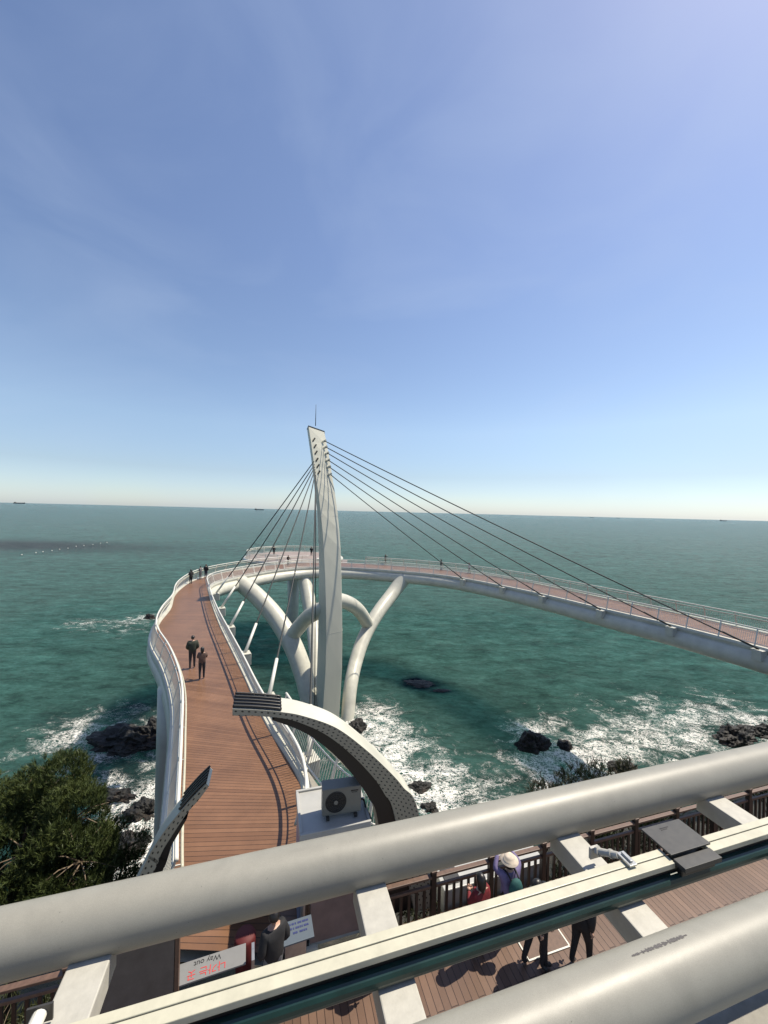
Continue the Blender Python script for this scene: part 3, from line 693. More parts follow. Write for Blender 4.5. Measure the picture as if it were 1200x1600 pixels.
# ---------------------------------------------------------------- entrance arches
def arch(front_up, front_lo, back_up, black_lo, n0, depth, label, slat_end, foot=None):
    fu = [atN(x, y, n0) for x, y in front_up]; fl_ = [atN(x, y, n0) for x, y in front_lo]; bl = [atN(x, y, n0+.12) for x, y in black_lo]
    if foot: fu = fu+[foot[0]]; fl_ = fl_+[foot[1]]; bl = bl+[foot[2]]
    sm = lambda P: [(p.x, p.y) for p in catmull([(a, b, 0) for a, b in P], 8)]
    fu, fl_, bl = sm(fu), sm(fl_), sm(bl)
    root = empty('entrance_arch', sn(fl_[-1][0], n0, 0)); tag(root, label, 'arch', 'perforated entrance arches')
    mb = MB(); K = len(fu); L = 0
    for i in range(K-1):
        dL = math.dist(fu[i], fu[i+1]); w0 = math.dist(fu[i], fl_[i]); w1 = math.dist(fu[i+1], fl_[i+1])
        mb.add([sn(fu[i][0], n0, fu[i][1]), sn(fl_[i][0], n0, fl_[i][1]), sn(fl_[i+1][0], n0, fl_[i+1][1]), sn(fu[i+1][0], n0, fu[i+1][1])], [(0, 1, 2, 3)],
               [[(L, 0), (L, w0), (L+dL, w1), (L+dL, 0)]]); L += dL
    rel(mb.build('perforated_panel', M['dots']), root)
    # box: top skin, back skin, underside
    mb = MB(); e = .006
    for i in range(K-1):
        a, b, c, d = fu[i], fl_[i], fl_[i+1], fu[i+1]
        P = lambda q, n: sn(q[0], n, q[1])
        mb.add([P(a, n0+e), P(d, n0+e), P(d, n0+depth), P(a, n0+depth)], [(0, 1, 2, 3)])
        mb.add([P(a, n0+depth), P(d, n0+depth), P(c, n0+depth), P(b, n0+depth)], [(0, 1, 2, 3)])
        mb.add([P(b, n0+depth), P(c, n0+depth), P(c, n0+e), P(b, n0+e)], [(0, 1, 2, 3)])
    mb.add([P(fu[0], n0+e), P(fu[0], n0+depth), P(fl_[0], n0+depth), P(fl_[0], n0+e)], [(0, 1, 2, 3)])
    rel(mb.build('shell', M['white']), root)
    # inner black rib
    mb = MB(); K2 = len(bl)
    k0 = K-K2 if K2 <= K else 0
    in_ = fl_[-K2:] if K2 <= K else fl_
    for i in range(min(K2, len(in_))-1):
        a, b, c, d = in_[i], bl[i], bl[i+1], in_[i+1]
        for nn in (n0+.10, n0+depth-.02): mb.add([sn(a[0], nn, a[1]), sn(b[0], nn, b[1]), sn(c[0], nn, c[1]), sn(d[0], nn, d[1])], [(0, 1, 2, 3)])
        mb.add([sn(b[0], n0+.1, b[1]), sn(b[0], n0+depth-.02, b[1]), sn(c[0], n0+depth-.02, c[1]), sn(c[0], n0+.1, c[1])], [(0, 1, 2, 3)])
    rel(mb.build('inner_rib', M['black']), root)
    # louvre at the tip
    kk = slat_end; mb = MB(); 
    seg = fu[:kk+1]
    def up(q, h): return (q[0], q[1]+h)
    mb2 = MB()
    for i in range(len(seg)-1):
        a, d = seg[i], seg[i+1]; mb2.add([sn(a[0], n0+.03, a[1]+.02), sn(d[0], n0+.03, d[1]+.02), sn(d[0], n0+depth-.03, d[1]+.02), sn(a[0], n0+depth-.03, a[1]+.02)], [(0, 1, 2, 3)])
    lv = rel(mb2.build('louvre', M['black']), root)
    for j in range(5):
        nn = n0+.04+(depth-.08)*j/4; pts = [sn(q[0], nn, q[1]+.05) for q in seg]; mb.tube(pts, .018 if 0 < j < 4 else .022, 6)
    sl = mb.build('slats', M['blackrib'], smooth=True); sl.parent = lv; sl.matrix_parent_inverse = Matrix.Identity(4)
    return root
N0 = 8.02
arch([(363,1109.6),(400,1111),(440,1114.5),(475,1121),(525,1139),(569,1171),(607,1206),(630,1232),(653,1268)],
     [(363,1119.8),(400,1120.5),(437.5,1123.5),(466,1130),(508,1149),(546,1178),(582,1215),(601,1243),(617,1277)],
     None, [(425,1126),(466,1141),(495,1158),(527,1185),(555,1217),(575,1247),(590,1283)], N0, .62,
     'long white perforated arch with black inner rib sweeping left over the deck above the booth', 16, foot=((3.75, 0), (3.3, 0), (2.75, 0)))
arch([(322,1227),(306,1242.5),(291,1259),(275,1277.5),(260,1296),(244,1319),(231,1341),(222.5,1360)],
     [(326,1230.6),(310,1252),(294,1270),(280,1290),(267,1310),(255,1329),(245,1351),(239,1366)],
     None, [(292,1280),(278,1305),(268,1322),(259,1344),(253,1364)], N0, .5,
     'short grey perforated arch with black louvred tip leaning in from the left railing', 22, foot=((-3.15, 0), (-2.95, 0), (-2.75, 0)))

# ---------------------------------------------------------------- booth with air conditioner
booth = empty('ticket_booth', sn(1.45, 8.55, 0), ANG)
tag(booth, 'small white flat roofed booth with dusty pink front at the bridge entrance', 'booth')
s0, s1, n0_, n1_ = .02-.05, 0, 0, 0
W, Dp, Hh = 1.5, 1.32, 2.30
mb = MB(); mb.box(0, 0, Hh/2-.03, W-.12, Dp-.1, Hh-.06); mb.build('wall', M['booth'], booth, bevel=.01)
mb = MB(); mb.box(0, 0, Hh, W, Dp, .10); 
mb.box(0, Dp/2-.03, Hh+.07, W, .06, .05); mb.box(0, -Dp/2+.03, Hh+.07, W, .06, .05)
mb.box(-W/2+.03, 0, Hh+.07, .06, Dp-.13, .05); mb.box(W/2-.03, 0, Hh+.07, .06, Dp-.13, .05); mb.build('roof', M['booth'], booth, bevel=.012)
mb = MB(); mb.box(-W/2+.045, 0, 1.2, .03, Dp-.2, 2.0); mb.build('side_panel', M['boothblue'], booth)
mb = MB(); mb.box(.06, -Dp/2+.035, 1.1, W-.4, .03, 2.0); mb.build('front_panel', M['pinkwall'], booth)
for x in (-W/2+.12, W/2-.1):
    mb = MB(); mb.box(x, -Dp/2+.03, 1.12, .05, .06, 2.2); mb.build('corner_post', M['steel'], booth)
mb = MB(); mb.box(-W/2+.20, -Dp/2+.033, 1.12, .09, .03, 2.1); mb.build('window', M['glass'], booth)
q = at(532, 1272, Hh+.1)
ac = empty('air_conditioner', (q.x, q.y+.05, Hh+.09), ANG-.06)
tag(ac, 'boxy outdoor air conditioner unit with round fan on the booth roof', 'air conditioner')
aw, ad, ah = .84, .30, .56
mb = MB(); mb.box(0, 0, ah/2+.06, aw, ad, ah); mb.build('casing', M['ac'], ac, bevel=.015)
mb = MB(); mb.box(0, 0, ah+.066, aw+.01, ad+.01, .012); mb.build('lid', M['ac'], ac)
mb = MB(); K = 36; fx = -.13
mb.add([(fx+math.cos(2*math.pi*i/K)*.225, -ad/2-.004, ah/2+.06+math.sin(2*math.pi*i/K)*.225) for i in range(K)]+[(fx, -ad/2-.004, ah/2+.06)], [(i, (i+1) % K, K) for i in range(K)])
fg = mb.build('fan_grille', M['acdark'], ac)
mb = MB()
for rr in (.06, .1, .14, .18, .22): mb.tube([(fx+math.cos(2*math.pi*i/K)*rr, -ad/2-.014, ah/2+.06+math.sin(2*math.pi*i/K)*rr) for i in range(K)], .004, 4, closed=True)
for i in range(12): mb.bar((fx, -ad/2-.016, ah/2+.06), (fx+math.cos(math.pi*i/6)*.22, -ad/2-.016, ah/2+.06+math.sin(math.pi*i/6)*.22), .005)
mb.build('guard_wires', M['plate'], fg)
mb = MB(); mb.add([(fx+math.cos(2*math.pi*i/16)*.045, -ad/2-.022, ah/2+.06+math.sin(2*math.pi*i/16)*.045) for i in range(16)], [tuple(range(16))]); mb.build('fan_hub', M['ac'], fg)
mb = MB(); mb.box(.27, -ad/2-.003, ah-.02, .16, .006, .022); mb.box(.27, -ad/2-.003, ah-.055, .12, .006, .008); mb.build('maker_mark', M['acdark'], ac)
for x in (-.3, .3):
    mb = MB(); mb.box(x, 0, .03, .07, ad+.12, .06); mb.build('foot', M['plate'], ac)
mb = MB(); mb.tube(catmull([(.43, .05, .18), (.52, .08, .12), (.56, 0, -.02), (.60, -.15, -.02), (.62, -.35, -.02)], 6), .02, 8); mb.build('pipe', M['black'], ac, smooth=True)

# ---------------------------------------------------------------- boardwalk, fences
bw = empty('boardwalk', (0, 0, 0), ANG); bpy.data.objects.remove(bw)
mb = MB(); mb.box(8, 6.5, -.10, 60, 2.74, .18); bwk = mb.build('boardwalk', M['walk']); bwk.rotation_euler = (0, 0, ANG); bwk['kind'] = 'structure'
mb = MB(); mb.box(8, -3.4, -.16, 60, 17, .18); cpv = mb.build('concrete_path', M['concrete']); cpv.rotation_euler = (0, 0, ANG); cpv['kind'] = 'structure'
def woodfence(sa, sb, n, label, step=1.41, first=None):
    root = empty('timber_fence', sn(sa, n, 0), ANG); tag(root, label, 'fence', 'brown timber fences beside the boardwalk'); L = sb-sa
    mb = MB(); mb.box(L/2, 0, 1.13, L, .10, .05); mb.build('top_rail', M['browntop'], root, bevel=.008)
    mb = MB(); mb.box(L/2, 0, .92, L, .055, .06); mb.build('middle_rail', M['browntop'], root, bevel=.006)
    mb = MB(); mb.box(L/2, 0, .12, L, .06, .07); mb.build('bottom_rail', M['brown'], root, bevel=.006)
    mb = MB(); x = .09; k_ = 0
    ps = []; y = (first-sa) if first else .06
    while y < L: ps.append(y); y += step
    while x < L:
        if min(abs(x-p) for p in ps) > .1: mb.box(x, 0, .52, .055, .04, .72)
        x += .176
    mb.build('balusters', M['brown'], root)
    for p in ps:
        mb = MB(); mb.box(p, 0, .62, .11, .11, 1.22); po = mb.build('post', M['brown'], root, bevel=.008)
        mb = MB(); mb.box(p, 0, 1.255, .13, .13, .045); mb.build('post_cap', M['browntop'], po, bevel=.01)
    return root
woodfence(2.2, 33, 7.62, 'brown timber fence with thick square posts right of the booth', first=3.55)
woodfence(-18, -2.45, 7.62, 'brown timber fence left of the bridge entrance under the thick tube', first=-17.2)
woodfence(5.2, 34, 4.99, 'timber fence on the landward edge of the boardwalk at the lower right', first=5.9)

# white plinths and perforated footing beyond the fence
p1 = snpix(705, 1372, .4); 
pz = empty('service_box', sn(4.75, 8.55, -.25), ANG); tag(pz, 'low bright white service box with grey hatch just beyond the brown fence', 'service box')
mb = MB(); mb.box(0, 0, .3, 1.5, 1.15, .6); mb.build('body', M['booth'], pz, bevel=.02)
mb = MB(); mb.box(-.45, -.1, .612, .38, .75, .02); mb.build('hatch', M['plate'], pz, bevel=.004)
pz2 = empty('service_box', sn(6.3, 8.6, -.35), ANG); tag(pz2, 'plain white service box behind the visitor in the purple jacket', 'service box')
mb = MB(); mb.box(0, 0, .3, 1.0, 1.0, .6); mb.build('body', M['booth'], pz2, bevel=.02)
mb = MB(); mb.box(0, 0, .615, 1.06, 1.06, .03); mb.build('lid', M['booth'], pz2, bevel=.006)

# ---------------------------------------------------------------- monorail track
TZ = CAMZ-3.9
tr = empty('monorail_track', (0, 0, 0), ANG); tag(tr, 'elevated cream track of two thick round tubes, a slotted centre rail and cross beams', 'monorail track')
S0, S1 = -14, 40
for n_, r_ in ((4.18, .256), (2.42, .245)):
    mb = MB(); mb.tube([(S0+(S1-S0)*i/30, n_, TZ) for i in range(31)], r_, 64); mb.build('side_tube', M['tube'], tr, smooth=True)
rz_ = CAMZ-3.75
na, nb = 3.09, 3.27
mb = MB()   # centre rail in two cream strips with a slot between them, ledge and web
gapn = 3.19
for a, b, zz in ((na, gapn-.004, 0), (gapn+.004, nb, .004)):
    for sa, sb in ((S0, 4.31), (4.86, S1)): mb.box((sa+sb)/2, (a+b)/2, rz_-.03+zz, sb-sa, b-a, .06)
mb.build('centre_rail', M['cream'], tr, bevel=.006)
mb = MB(); mb.box((S0+S1)/2, 3.185, rz_-.16, S1-S0, .12, .185); mb.build('rail_web', M['black'], tr)
mb = MB(); mb.box((S0+S1)/2, 3.115, rz_-.155, S1-S0, .05, .03); mb.tube([(S0, 3.12, rz_-.205), (S1, 3.12, rz_-.205)], .075, 16); mb.build('side_flange', M['green'], tr)
for k_ in range(-5, 14):
    s_ = 1.115+2.56*k_
    mb = MB()
    mb.box(s_, 3.27, 4.99-.13, .33, 1.62, .24)
    bo_ = mb.build('cross_beam', M['beam'], tr, bevel=.012)
    mb = MB(); mb.box(s_, 3.985, 4.995, .345, .03, .035); mb.build('weld_plate', M['beam'], bo_)
# cover plate and its hinge
mb = MB(); mb.box(4.60, 3.31, rz_+.045, .60, .36, .02); cp = mb.build('cover_plate', M['plate'], tr, bevel=.004)
mb = MB(); mb.box(4.585, 3.05, rz_-.0, .55, .13, .05); mb.box(4.60, 3.165, rz_+.03, .52, .02, .03); mb.build('fold_flap', M['plate'], cp, bevel=.004)
mb = MB()
for k_ in range(7): mb.box(4.52+k_*.02, 3.43, rz_+.0565, .011, .012, .002)
for k_ in range(5): mb.box(4.52+k_*.02, 3.41, rz_+.0565, .011, .008, .002)
mb.build('stamped_marks', M['blackrib'], cp)
mb = MB(); mb.box(4.58, 3.06, rz_-.075, .5, .06, .07); mb.build('sensor_housing', M['black'], tr, bevel=.01)
# clamp bracket with bolt right of the third beam
sb_, nb2 = snpix(945, 1325, 5.2)
mb = MB(); mb.tube([(3.70, 3.50, 5.16), (3.76, 3.31, 5.27)], [.036, .032], 16); mb.tube([(3.692, 3.53, 5.145), (3.70, 3.50, 5.162)], .052, 6); mb.tube([(3.735, 3.39, 5.224), (3.74, 3.37, 5.235)], .044, 16)
cl = mb.build('clamp_cylinder', M['beam'], tr, smooth=False)
mb = MB(); mb.box(3.80, 3.24, rz_+.03, .10, .17, .02); mb.box(3.80, 3.24, rz_+.05, .03, .12, .03); mb.build('clamp_plate', M['steel'], cl, bevel=.003)
mb = MB(); mb.box(3.67, 3.55, 5.12, .12, .03, .13); mb.build('clamp_bracket', M['beam'], cl, bevel=.003)
# lower-left clamp near first beam
mb = MB(); mb.box(-1.62, 3.55, 5.07, .17, .015, .13); cl2 = mb.build('clamp_bracket', M['plate'], tr)
mb = MB(); mb.tube([(-1.62, 3.56, 5.07), (-1.62, 3.44, 5.07)], .05, 14); mb.build('bolt', M['rail_white'], cl2)
# scuff mark on nearer tube
scm = mat('scuffed_primer', (.10, .092, .09), .7, nscale=60, namt=.3)
mb = MB(); a0, n_, r_ = 2.97, 2.42, .2457
cols = 40; ang0, ang1 = R_(84), R_(88.5)
random.seed(3)
for i in range(cols):
    u0 = a0+i*.0155; h0 = R_(1.2+random.random()*4.5)*(1-abs(i/cols-.55)*.8); c0 = R_(80)
    vs = []
    for (uu, aa) in ((u0, c0-h0), (u0+.014, c0-h0*.8), (u0+.014, c0+h0), (u0, c0+h0*.7)):
        vs.append((uu, n_+math.cos(aa)*(r_+.0012), TZ+math.sin(aa)*(r_+.0012)))
    mb.add(vs, [(0, 1, 2, 3)])
mb.build('scuff_mark', scm, tr)

# ---------------------------------------------------------------- signs at the gate
def text(body, size, m, parent, loc, rz, name, rx=0, ext=.001):
    cu = bpy.data.curves.new(name, 'FONT'); cu.body = body; cu.size = size; cu.align_x = 'CENTER'; cu.align_y = 'CENTER'; cu.extrude = ext
    o = bpy.data.objects.new(name, cu); C.objects.link(o); dg = bpy.context.evaluated_depsgraph_get()
    me = bpy.data.meshes.new_from_object(o.evaluated_get(dg)); bpy.data.objects.remove(o)
    me.materials.clear(); me.materials.append(m); n = bpy.data.objects.new(name, me); C.objects.link(n); n.parent = parent
    n.location = loc; n.rotation_euler = (rx, 0, rz); return n
def gs_(px, py, z=0): q = at(px, py, z); return q
a, b = gs_(268, 1528, .9), gs_(388, 1488, .9)
c = gs_(325, 1512, .9); dirv = (b-a); ang = math.atan2(dirv.y, dirv.x)
sg = empty('exit_sign', (c.x, c.y, 0), ang); tag(sg, 'white exit board lying across the gate reading Way out with red Korean lettering', 'sign')
mb = MB(); mb.box(0, 0, .9, (b-a).length, .34, .03); mb.build('board', M['sign'], sg, bevel=.005)
text('나가는 곳', .16, M['redtxt'], sg, (-.02, -.06, .918), math.pi, 'korean_lettering')
text('Way out', .125, M['blktxt'], sg, (-.02, .09, .918), math.pi, 'english_lettering')
for x in (-.75, .75):
    mb = MB(); mb.box(x, .02, .44, .05, .3, .88); mb.build('leg', M['steel'], sg)
c = gs_(463, 1457, .9)
sg2 = empty('notice_board', (c.x, c.y, 0), ang); tag(sg2, 'pale blue notice board with small dark blue lines of writing left of the booth', 'sign')
mb = MB(); mb.box(0, 0, .9, .62, .42, .03); mb.build('board', M['signblue'], sg2, bevel=.005)
random.seed(4)
for r_, (x0, x1) in enumerate(((-.22, .26), (-.2, .25), (-.05, .2))):
    mb = MB(); x = x0
    while x < x1: w_ = random.uniform(.02, .045); mb.box(x, .13-r_*.085, .918, w_, .035, .004); x += w_+random.choice((.008, .008, .03))
    mb.build('small_lettering', M['bluetxt'], sg2)
mb = MB(); mb.box(0, .05, .44, .4, .05, .88); mb.build('leg', M['steel'], sg2)
# dark gate screens behind the boards
q = gs_(360, 1455, .0)
gt = empty('gate_panel', (q.x, q.y+.35, 0), ang); tag(gt, 'dark glass gate panel standing behind the white exit board', 'gate')
mb = MB(); mb.box(.3, 0, .55, 1.1, .05, 1.0); mb.build('screen', M['glass'], gt)
for x in (-.28, .88):
    mb = MB(); mb.box(x, 0, .57, .06, .08, 1.14); mb.build('post', M['black'], gt)
q = gs_(385, 1487, .6)
rb = empty('red_bin', (q.x-.05, q.y+.05, 0)); tag(rb, 'dark red round bin with pale ring handle beside the exit board', 'bin')
mb = MB(); mb.tube([(0, 0, .02), (0, 0, .5), (0, 0, .8), (0, 0, .86)], [.15, .19, .2, .17], 20); mb.build('body', M['red'], rb, smooth=True)
mb = MB(); mb.tube([(-.10+math.cos(t)*.10, -.17, .62+math.sin(t)*.12) for t in [2*math.pi*i/16 for i in range(16)]], .012, 6, closed=True); mb.build('handle', M['rail_white'], rb, smooth=True)
# brown partition left of the gate
q = gs_(262, 1500, .0)
gp_ = empty('timber_partition', sn(-1.93, 7.1, 0), ANG); tag(gp_, 'shaded brown timber partition between the left beam and the exit board', 'partition')
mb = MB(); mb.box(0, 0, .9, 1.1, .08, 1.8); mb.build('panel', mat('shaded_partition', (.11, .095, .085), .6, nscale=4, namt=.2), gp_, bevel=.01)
mb = MB(); mb.box(.59, 0, .92, .06, .1, 1.86); mb.build('post', M['browntop'], gp_)
# white strip frame on the boardwalk (floor marking round a hatch)
hs, hn = snpix(845, 1490, 0)
fmk = MB(); q0 = [snpix(808, 1479, 0), snpix(875, 1452, 0), snpix(885, 1467, 0), snpix(823, 1503, 0)]
cen = (sum(p[0] for p in q0)/4, sum(p[1] for p in q0)/4)
fm_ = empty('floor_hatch', sn(cen[0], cen[1], .0), ANG); tag(fm_, 'thin white metal frame let into the boardwalk under the walking pair', 'hatch')
mb = MB(); L1 = 1.0; W1 = .42
mb.box(0, W1/2, .004, L1, .03, .012); mb.box(0, -W1/2, .004, L1, .03, .012); mb.box(-L1/2, 0, .004, .03, W1-.03, .012); mb.box(L1/2, 0, .004, .03, W1-.03, .012)
mb.build('frame', M['rail_white'], fm_)
mb = MB(); mb.box(0, 0, .002, L1-.04, W1-.04, .008); mb.build('panel', M['browntop'], fm_)

# ---------------------------------------------------------------- people
SK = mat('skin', (.45, .27, .19), .5)
def cloth(name, col, r=.8): return mat(name, col, r, nscale=8, namt=.2, bump=.004, bscale=22)
CL = dict(blk=cloth('black_cloth', (.012, .012, .014)), drk=cloth('dark_green_padded', (.03, .036, .024)), brn=cloth('brown_jacket', (.11, .065, .05)), jean=cloth('dark_jeans', (.022, .024, .032)),
          pur=cloth('lilac_jacket', (.17, .14, .27)), red=cloth('red_cloth', (.16, .01, .014)), gry=cloth('grey_cloth', (.16, .16, .17)), wht=cloth('white_cloth', (.6, .58, .55)),
          teal=cloth('teal_backpack', (.02, .09, .085)), tan=cloth('tan_hat', (.55, .47, .38)), nav=cloth('navy_cloth', (.03, .035, .07)))
HAIR = mat('black_hair', (.012, .01, .009), .4); SHOE = mat('dark_shoes', (.02, .02, .02), .6)
def person(loc, face, label, top='blk', bot='blk', H=1.7, pose=None, hair='short', hat=None, pack=None, stride=.0, bulk=1.0, coat=False, scale=1, group='visitors'):
    k = H/1.72; pose = pose or {}
    J = dict(pel=(0, 0, .93), wai=(0, 0, 1.10), che=(0, .0, 1.30), nec=(0, .0, 1.47), hd0=(0, .01, 1.54))
    for s_, n_ in ((-1, 'l'), (1, 'r')):
        sd_ = stride*s_
        J['sh'+n_] = (.17*s_*bulk**.5, 0, 1.42); J['el'+n_] = (.24*s_, -.02-sd_*.3, 1.15); J['wr'+n_] = (.23*s_, .08-sd_*.7, .91)
        J['hp'+n_] = (.09*s_, 0, .88); J['kn'+n_] = (.10*s_, .03+sd_*.5, .50); J['an'+n_] = (.10*s_, -.02+sd_, .09); J['to'+n_] = (.12*s_, .12+sd_, .04)
    J.update(pose)
    E = [('pel','wai'),('wai','che'),('che','nec'),('nec','hd0')]
    for n_ in 'lr': E += [('che','sh'+n_),('sh'+n_,'el'+n_),('el'+n_,'wr'+n_),('pel','hp'+n_),('hp'+n_,'kn'+n_),('kn'+n_,'an'+n_),('an'+n_,'to'+n_)]
    Rr = dict(pel=(.15*bulk, .11*bulk), wai=(.145*bulk, .11*bulk), che=(.165*bulk, .12*bulk), nec=(.06, .06), hd0=(.05, .05))
    for n_ in 'lr': Rr.update({'sh'+n_: (.075*bulk,)*2, 'el'+n_: (.058*bulk,)*2, 'wr'+n_: (.032,)*2, 'hp'+n_: (.095, .095), 'kn'+n_: (.062, .062), 'an'+n_: (.042, .042), 'to'+n_: (.038, .03)})
    if coat: Rr['pel'] = (.17*bulk, .14*bulk); Rr['hpl'] = Rr['hpr'] = (.12, .12)
    names = list(J); me = bpy.data.meshes.new('person'); me.from_pydata([J[n] for n in names], [(names.index(a), names.index(b)) for a, b in E], [])
    o = bpy.data.objects.new('tmp', me); C.objects.link(o); md = o.modifiers.new('s', 'SKIN'); md.use_smooth_shade = True
    sv = me.skin_vertices[0].data
    for i, n_ in enumerate(names): sv[i].radius = tuple(q*(1.2 if n_ != 'nec' else 1) for q in Rr[n_]); sv[i].use_root = (n_ == 'pel')
    sb2 = o.modifiers.new('u', 'SUBSURF'); sb2.levels = 1; sb2.render_levels = 1
    dg = bpy.context.evaluated_depsgraph_get(); dg.update(); m2 = bpy.data.meshes.new_from_object(o.evaluated_get(dg)); bpy.data.objects.remove(o)
    bm = bmesh.new(); bm.from_mesh(m2); bm.faces.ensure_lookup_table()
    seg = []
    for a, b in E:
        if a in ('pel', 'wai', 'che') or b in ('shl', 'shr') or a[:2] in ('sh', 'el'): mi = 0
        if a[:2] == 'hp' or a[:2] == 'kn' or (a == 'pel' and b[:2] == 'hp'): mi = 1
        if a[:2] == 'an': mi = 3
        if a == 'nec': mi = 2
        if a == 'pel' and b[:2] == 'hp' and coat: mi = 0
        if coat and a[:2] == 'hp': mi = 1
        seg.append((Vector(J[a]), Vector(J[b]), mi))
    for f in bm.faces:
        c = f.calc_center_median(); best = 9; bi = 0
        for a, b, mi in seg:
            ab = b-a; t = max(0, min(1, (c-a).dot(ab)/ab.length_squared)); d = (c-(a+ab*t)).length
            if d < best: best = d; bi = mi
        if bi == 3 and c.z > .12: bi = 1
        if coat and bi == 1 and c.z > .62: bi = 0
        f.material_index = bi; f.smooth = True
    m3 = bpy.data.meshes.new('person'); 
    # head, hands added to the same mesh
    def addmb(mb):
        b0 = [bm.verts.new(v) for v in mb.v]
        for f, mi in zip(mb.f, mb.mi):
            try: ff = bm.faces.new([b0[i] for i in f]); ff.material_index = mi; ff.smooth = True
            except ValueError: pass
    hc = Vector(J['hd0'])+Vector(pose.get('headoff', (0, .015, .105)))
    mb = MB(); mb.sphere(hc, .115, 14, 10, (.72, .86, 1.0), mi=2)
    mb.sphere(hc+Vector((0, .03, -.06)), .06, 10, 6, (.8, .9, .8), mi=2)
    mb.tube([hc+Vector((0, .092, .01)), hc+Vector((0, .118, -.02)), hc+Vector((0, .098, -.03))], [.009, .014, .008], 6, mi=2)
    for s_ in (-1, 1):
        mb.sphere(hc+Vector((.033*s_, .088, .008)), .011, 6, 4, mi=3); mb.sphere(hc+Vector((.083*s_, 0, -.005)), .026, 6, 4, (.4, .8, 1.1), mi=2)
    mb.box(hc.x, hc.y+.093, hc.z-.052, .04, .012, .008, mi=4)
    for n_ in 'lr':
        wv = Vector(J['wr'+n_]); ev = Vector(J['el'+n_]); d = (wv-ev).normalized(); s_ = -1 if n_ == 'l' else 1
        side = d.cross(Vector((s_, .2, 0))).normalized(); nrm = side.cross(d)
        mb.sphere(wv+d*.05, .045, 8, 6, (1, .6, 1) if abs(d.z) > .6 else (1, 1, .6), mi=2)
        for q_ in range(4):
            b_ = wv+d*.075+side*(q_-1.5)*.019; L_ = (.055, .068, .064, .05)[q_]
            mb.tube([b_, b_+d*L_*.55, b_+d*L_+nrm*.014*(-s_)], [.009, .0085, .006], 6, mi=2)
        b_ = wv+d*.03-side*.035; mb.tube([b_, b_-side*.02+d*.03, b_-side*.022+d*.055], [.011, .01, .007], 6, mi=2)
    addmb(mb)
    bmesh.ops.scale(bm, vec=(k, k, k), verts=bm.verts)
    bm.to_mesh(m3); bm.free()
    for mm in (CL[top], CL[bot], SK, SHOE, mat('lips', (.35, .13, .11), .5) if 'lips' not in bpy.data.materials else bpy.data.materials['lips']): m3.materials.append(mm)
    p = bpy.data.objects.new('person', m3); C.objects.link(p); p.location = loc; p.rotation_euler = (0, 0, face); p.scale = (scale,)*3
    tag(p, label, 'person', group)
    hk = hc*k
    mb = MB()
    if hat: 
        mb.sphere(hk+Vector((0, 0, .02)), .125, 14, 8, (.8, .92, .95)); 
        o_ = mb.build('hair', HAIR, p, smooth=True); o_.scale = (.97, .97, .97)
        mb = MB(); mb.tube([hk+Vector((0, 0, .035)), hk+Vector((0, 0, .04)), hk+Vector((0, 0, .05)), hk+Vector((0, 0, .12)), hk+Vector((0, 0, .14))], [.19, .19, .118, .105, .05], 20); mb.build('sun_hat', CL[hat], p, smooth=True)
    else:
        bm = bmesh.new(); bmesh.ops.create_uvsphere(bm, u_segments=18, v_segments=12, radius=.13)
        for v in list(bm.verts):
            if v.co.y > .035 and v.co.z < .045: v.co.y = .03; 
        for v in bm.verts:
            if hair == 'long' and v.co.z < -.02: v.co.z = -.02+(v.co.z+.02)*2.6; v.co.y -= .02
            elif v.co.z < -.03: v.co.z = -.03+(v.co.z+.03)*.45
            v.co = Vector((v.co.x*.74, v.co.y*.88-.012, v.co.z*.96+.014))+hk
        me = bpy.data.meshes.new('hair'); bm.to_mesh(me); bm.free(); me.materials.append(HAIR)
        for f in me.polygons: f.use_smooth = True
        h = bpy.data.objects.new('hair', me); C.objects.link(h); h.parent = p
    if pack:
        mb = MB(); z = 1.27*k; y = -.12*bulk-.10
        mb.sphere((0, y, z), .2, 14, 10, (.78, .5, 1.12)); mb.sphere((0, y-.07, z-.08), .13, 12, 8, (.8, .5, .8)); bp_ = mb.build('backpack', CL[pack], p, smooth=True)
        mb = MB()
        for s_ in (-1, 1): mb.tube(catmull([(.09*s_, y+.03, z+.18), (.11*s_, 0, 1.50*k), (.11*s_, .13*bulk, 1.36*k), (.13*s_, .08*bulk, 1.1*k)], 5), .018, 6)
        mb.build('strap', CL['blk'], bp_, smooth=True)
    return p
UP = dict(ell=(-.30, .10, 1.50), wrl=(-.16, .22, 1.68), elr=(.30, .10, 1.50), wrr=(.16, .22, 1.68))
HOLD = dict(ell=(-.22, .10, 1.18), wrl=(-.06, .28, 1.22), elr=(.22, .10, 1.18), wrr=(.06, .28, 1.22))
POCK = dict(ell=(-.27, -.05, 1.15), wrl=(-.17, .12, 1.0), elr=(.27, -.05, 1.15), wrr=(.17, .12, 1.0))
def P0(px, py): q = at(px, py, 0); return (q.x, q.y, 0.003)
person(P0(300, 1046), R_(25), 'person in dark padded jacket walking away on the deck, the taller of the pair', 'drk', 'jean', 1.78, POCK, stride=.07, bulk=1.3)
person(P0(315, 1063), R_(25), 'person in brown jacket with pale bag walking behind the taller companion', 'brn', 'jean', 1.63, HOLD, 'long', stride=.08, bulk=1.12)
person(P0(298, 914), R_(60), 'person in black standing alone left of two others at the far railing', 'blk', 'blk', 1.68, POCK, 'long', bulk=1.1, coat=True)
person(P0(313, 906.5), R_(70), 'person in grey jacket leaning at the railing between two in black', 'gry', 'gry', 1.62, HOLD)
person(P0(321.5, 905.5), R_(0), 'person in black jacket and jeans rightmost of three at the bend', 'blk', 'nav', 1.76, POCK, bulk=1.25)
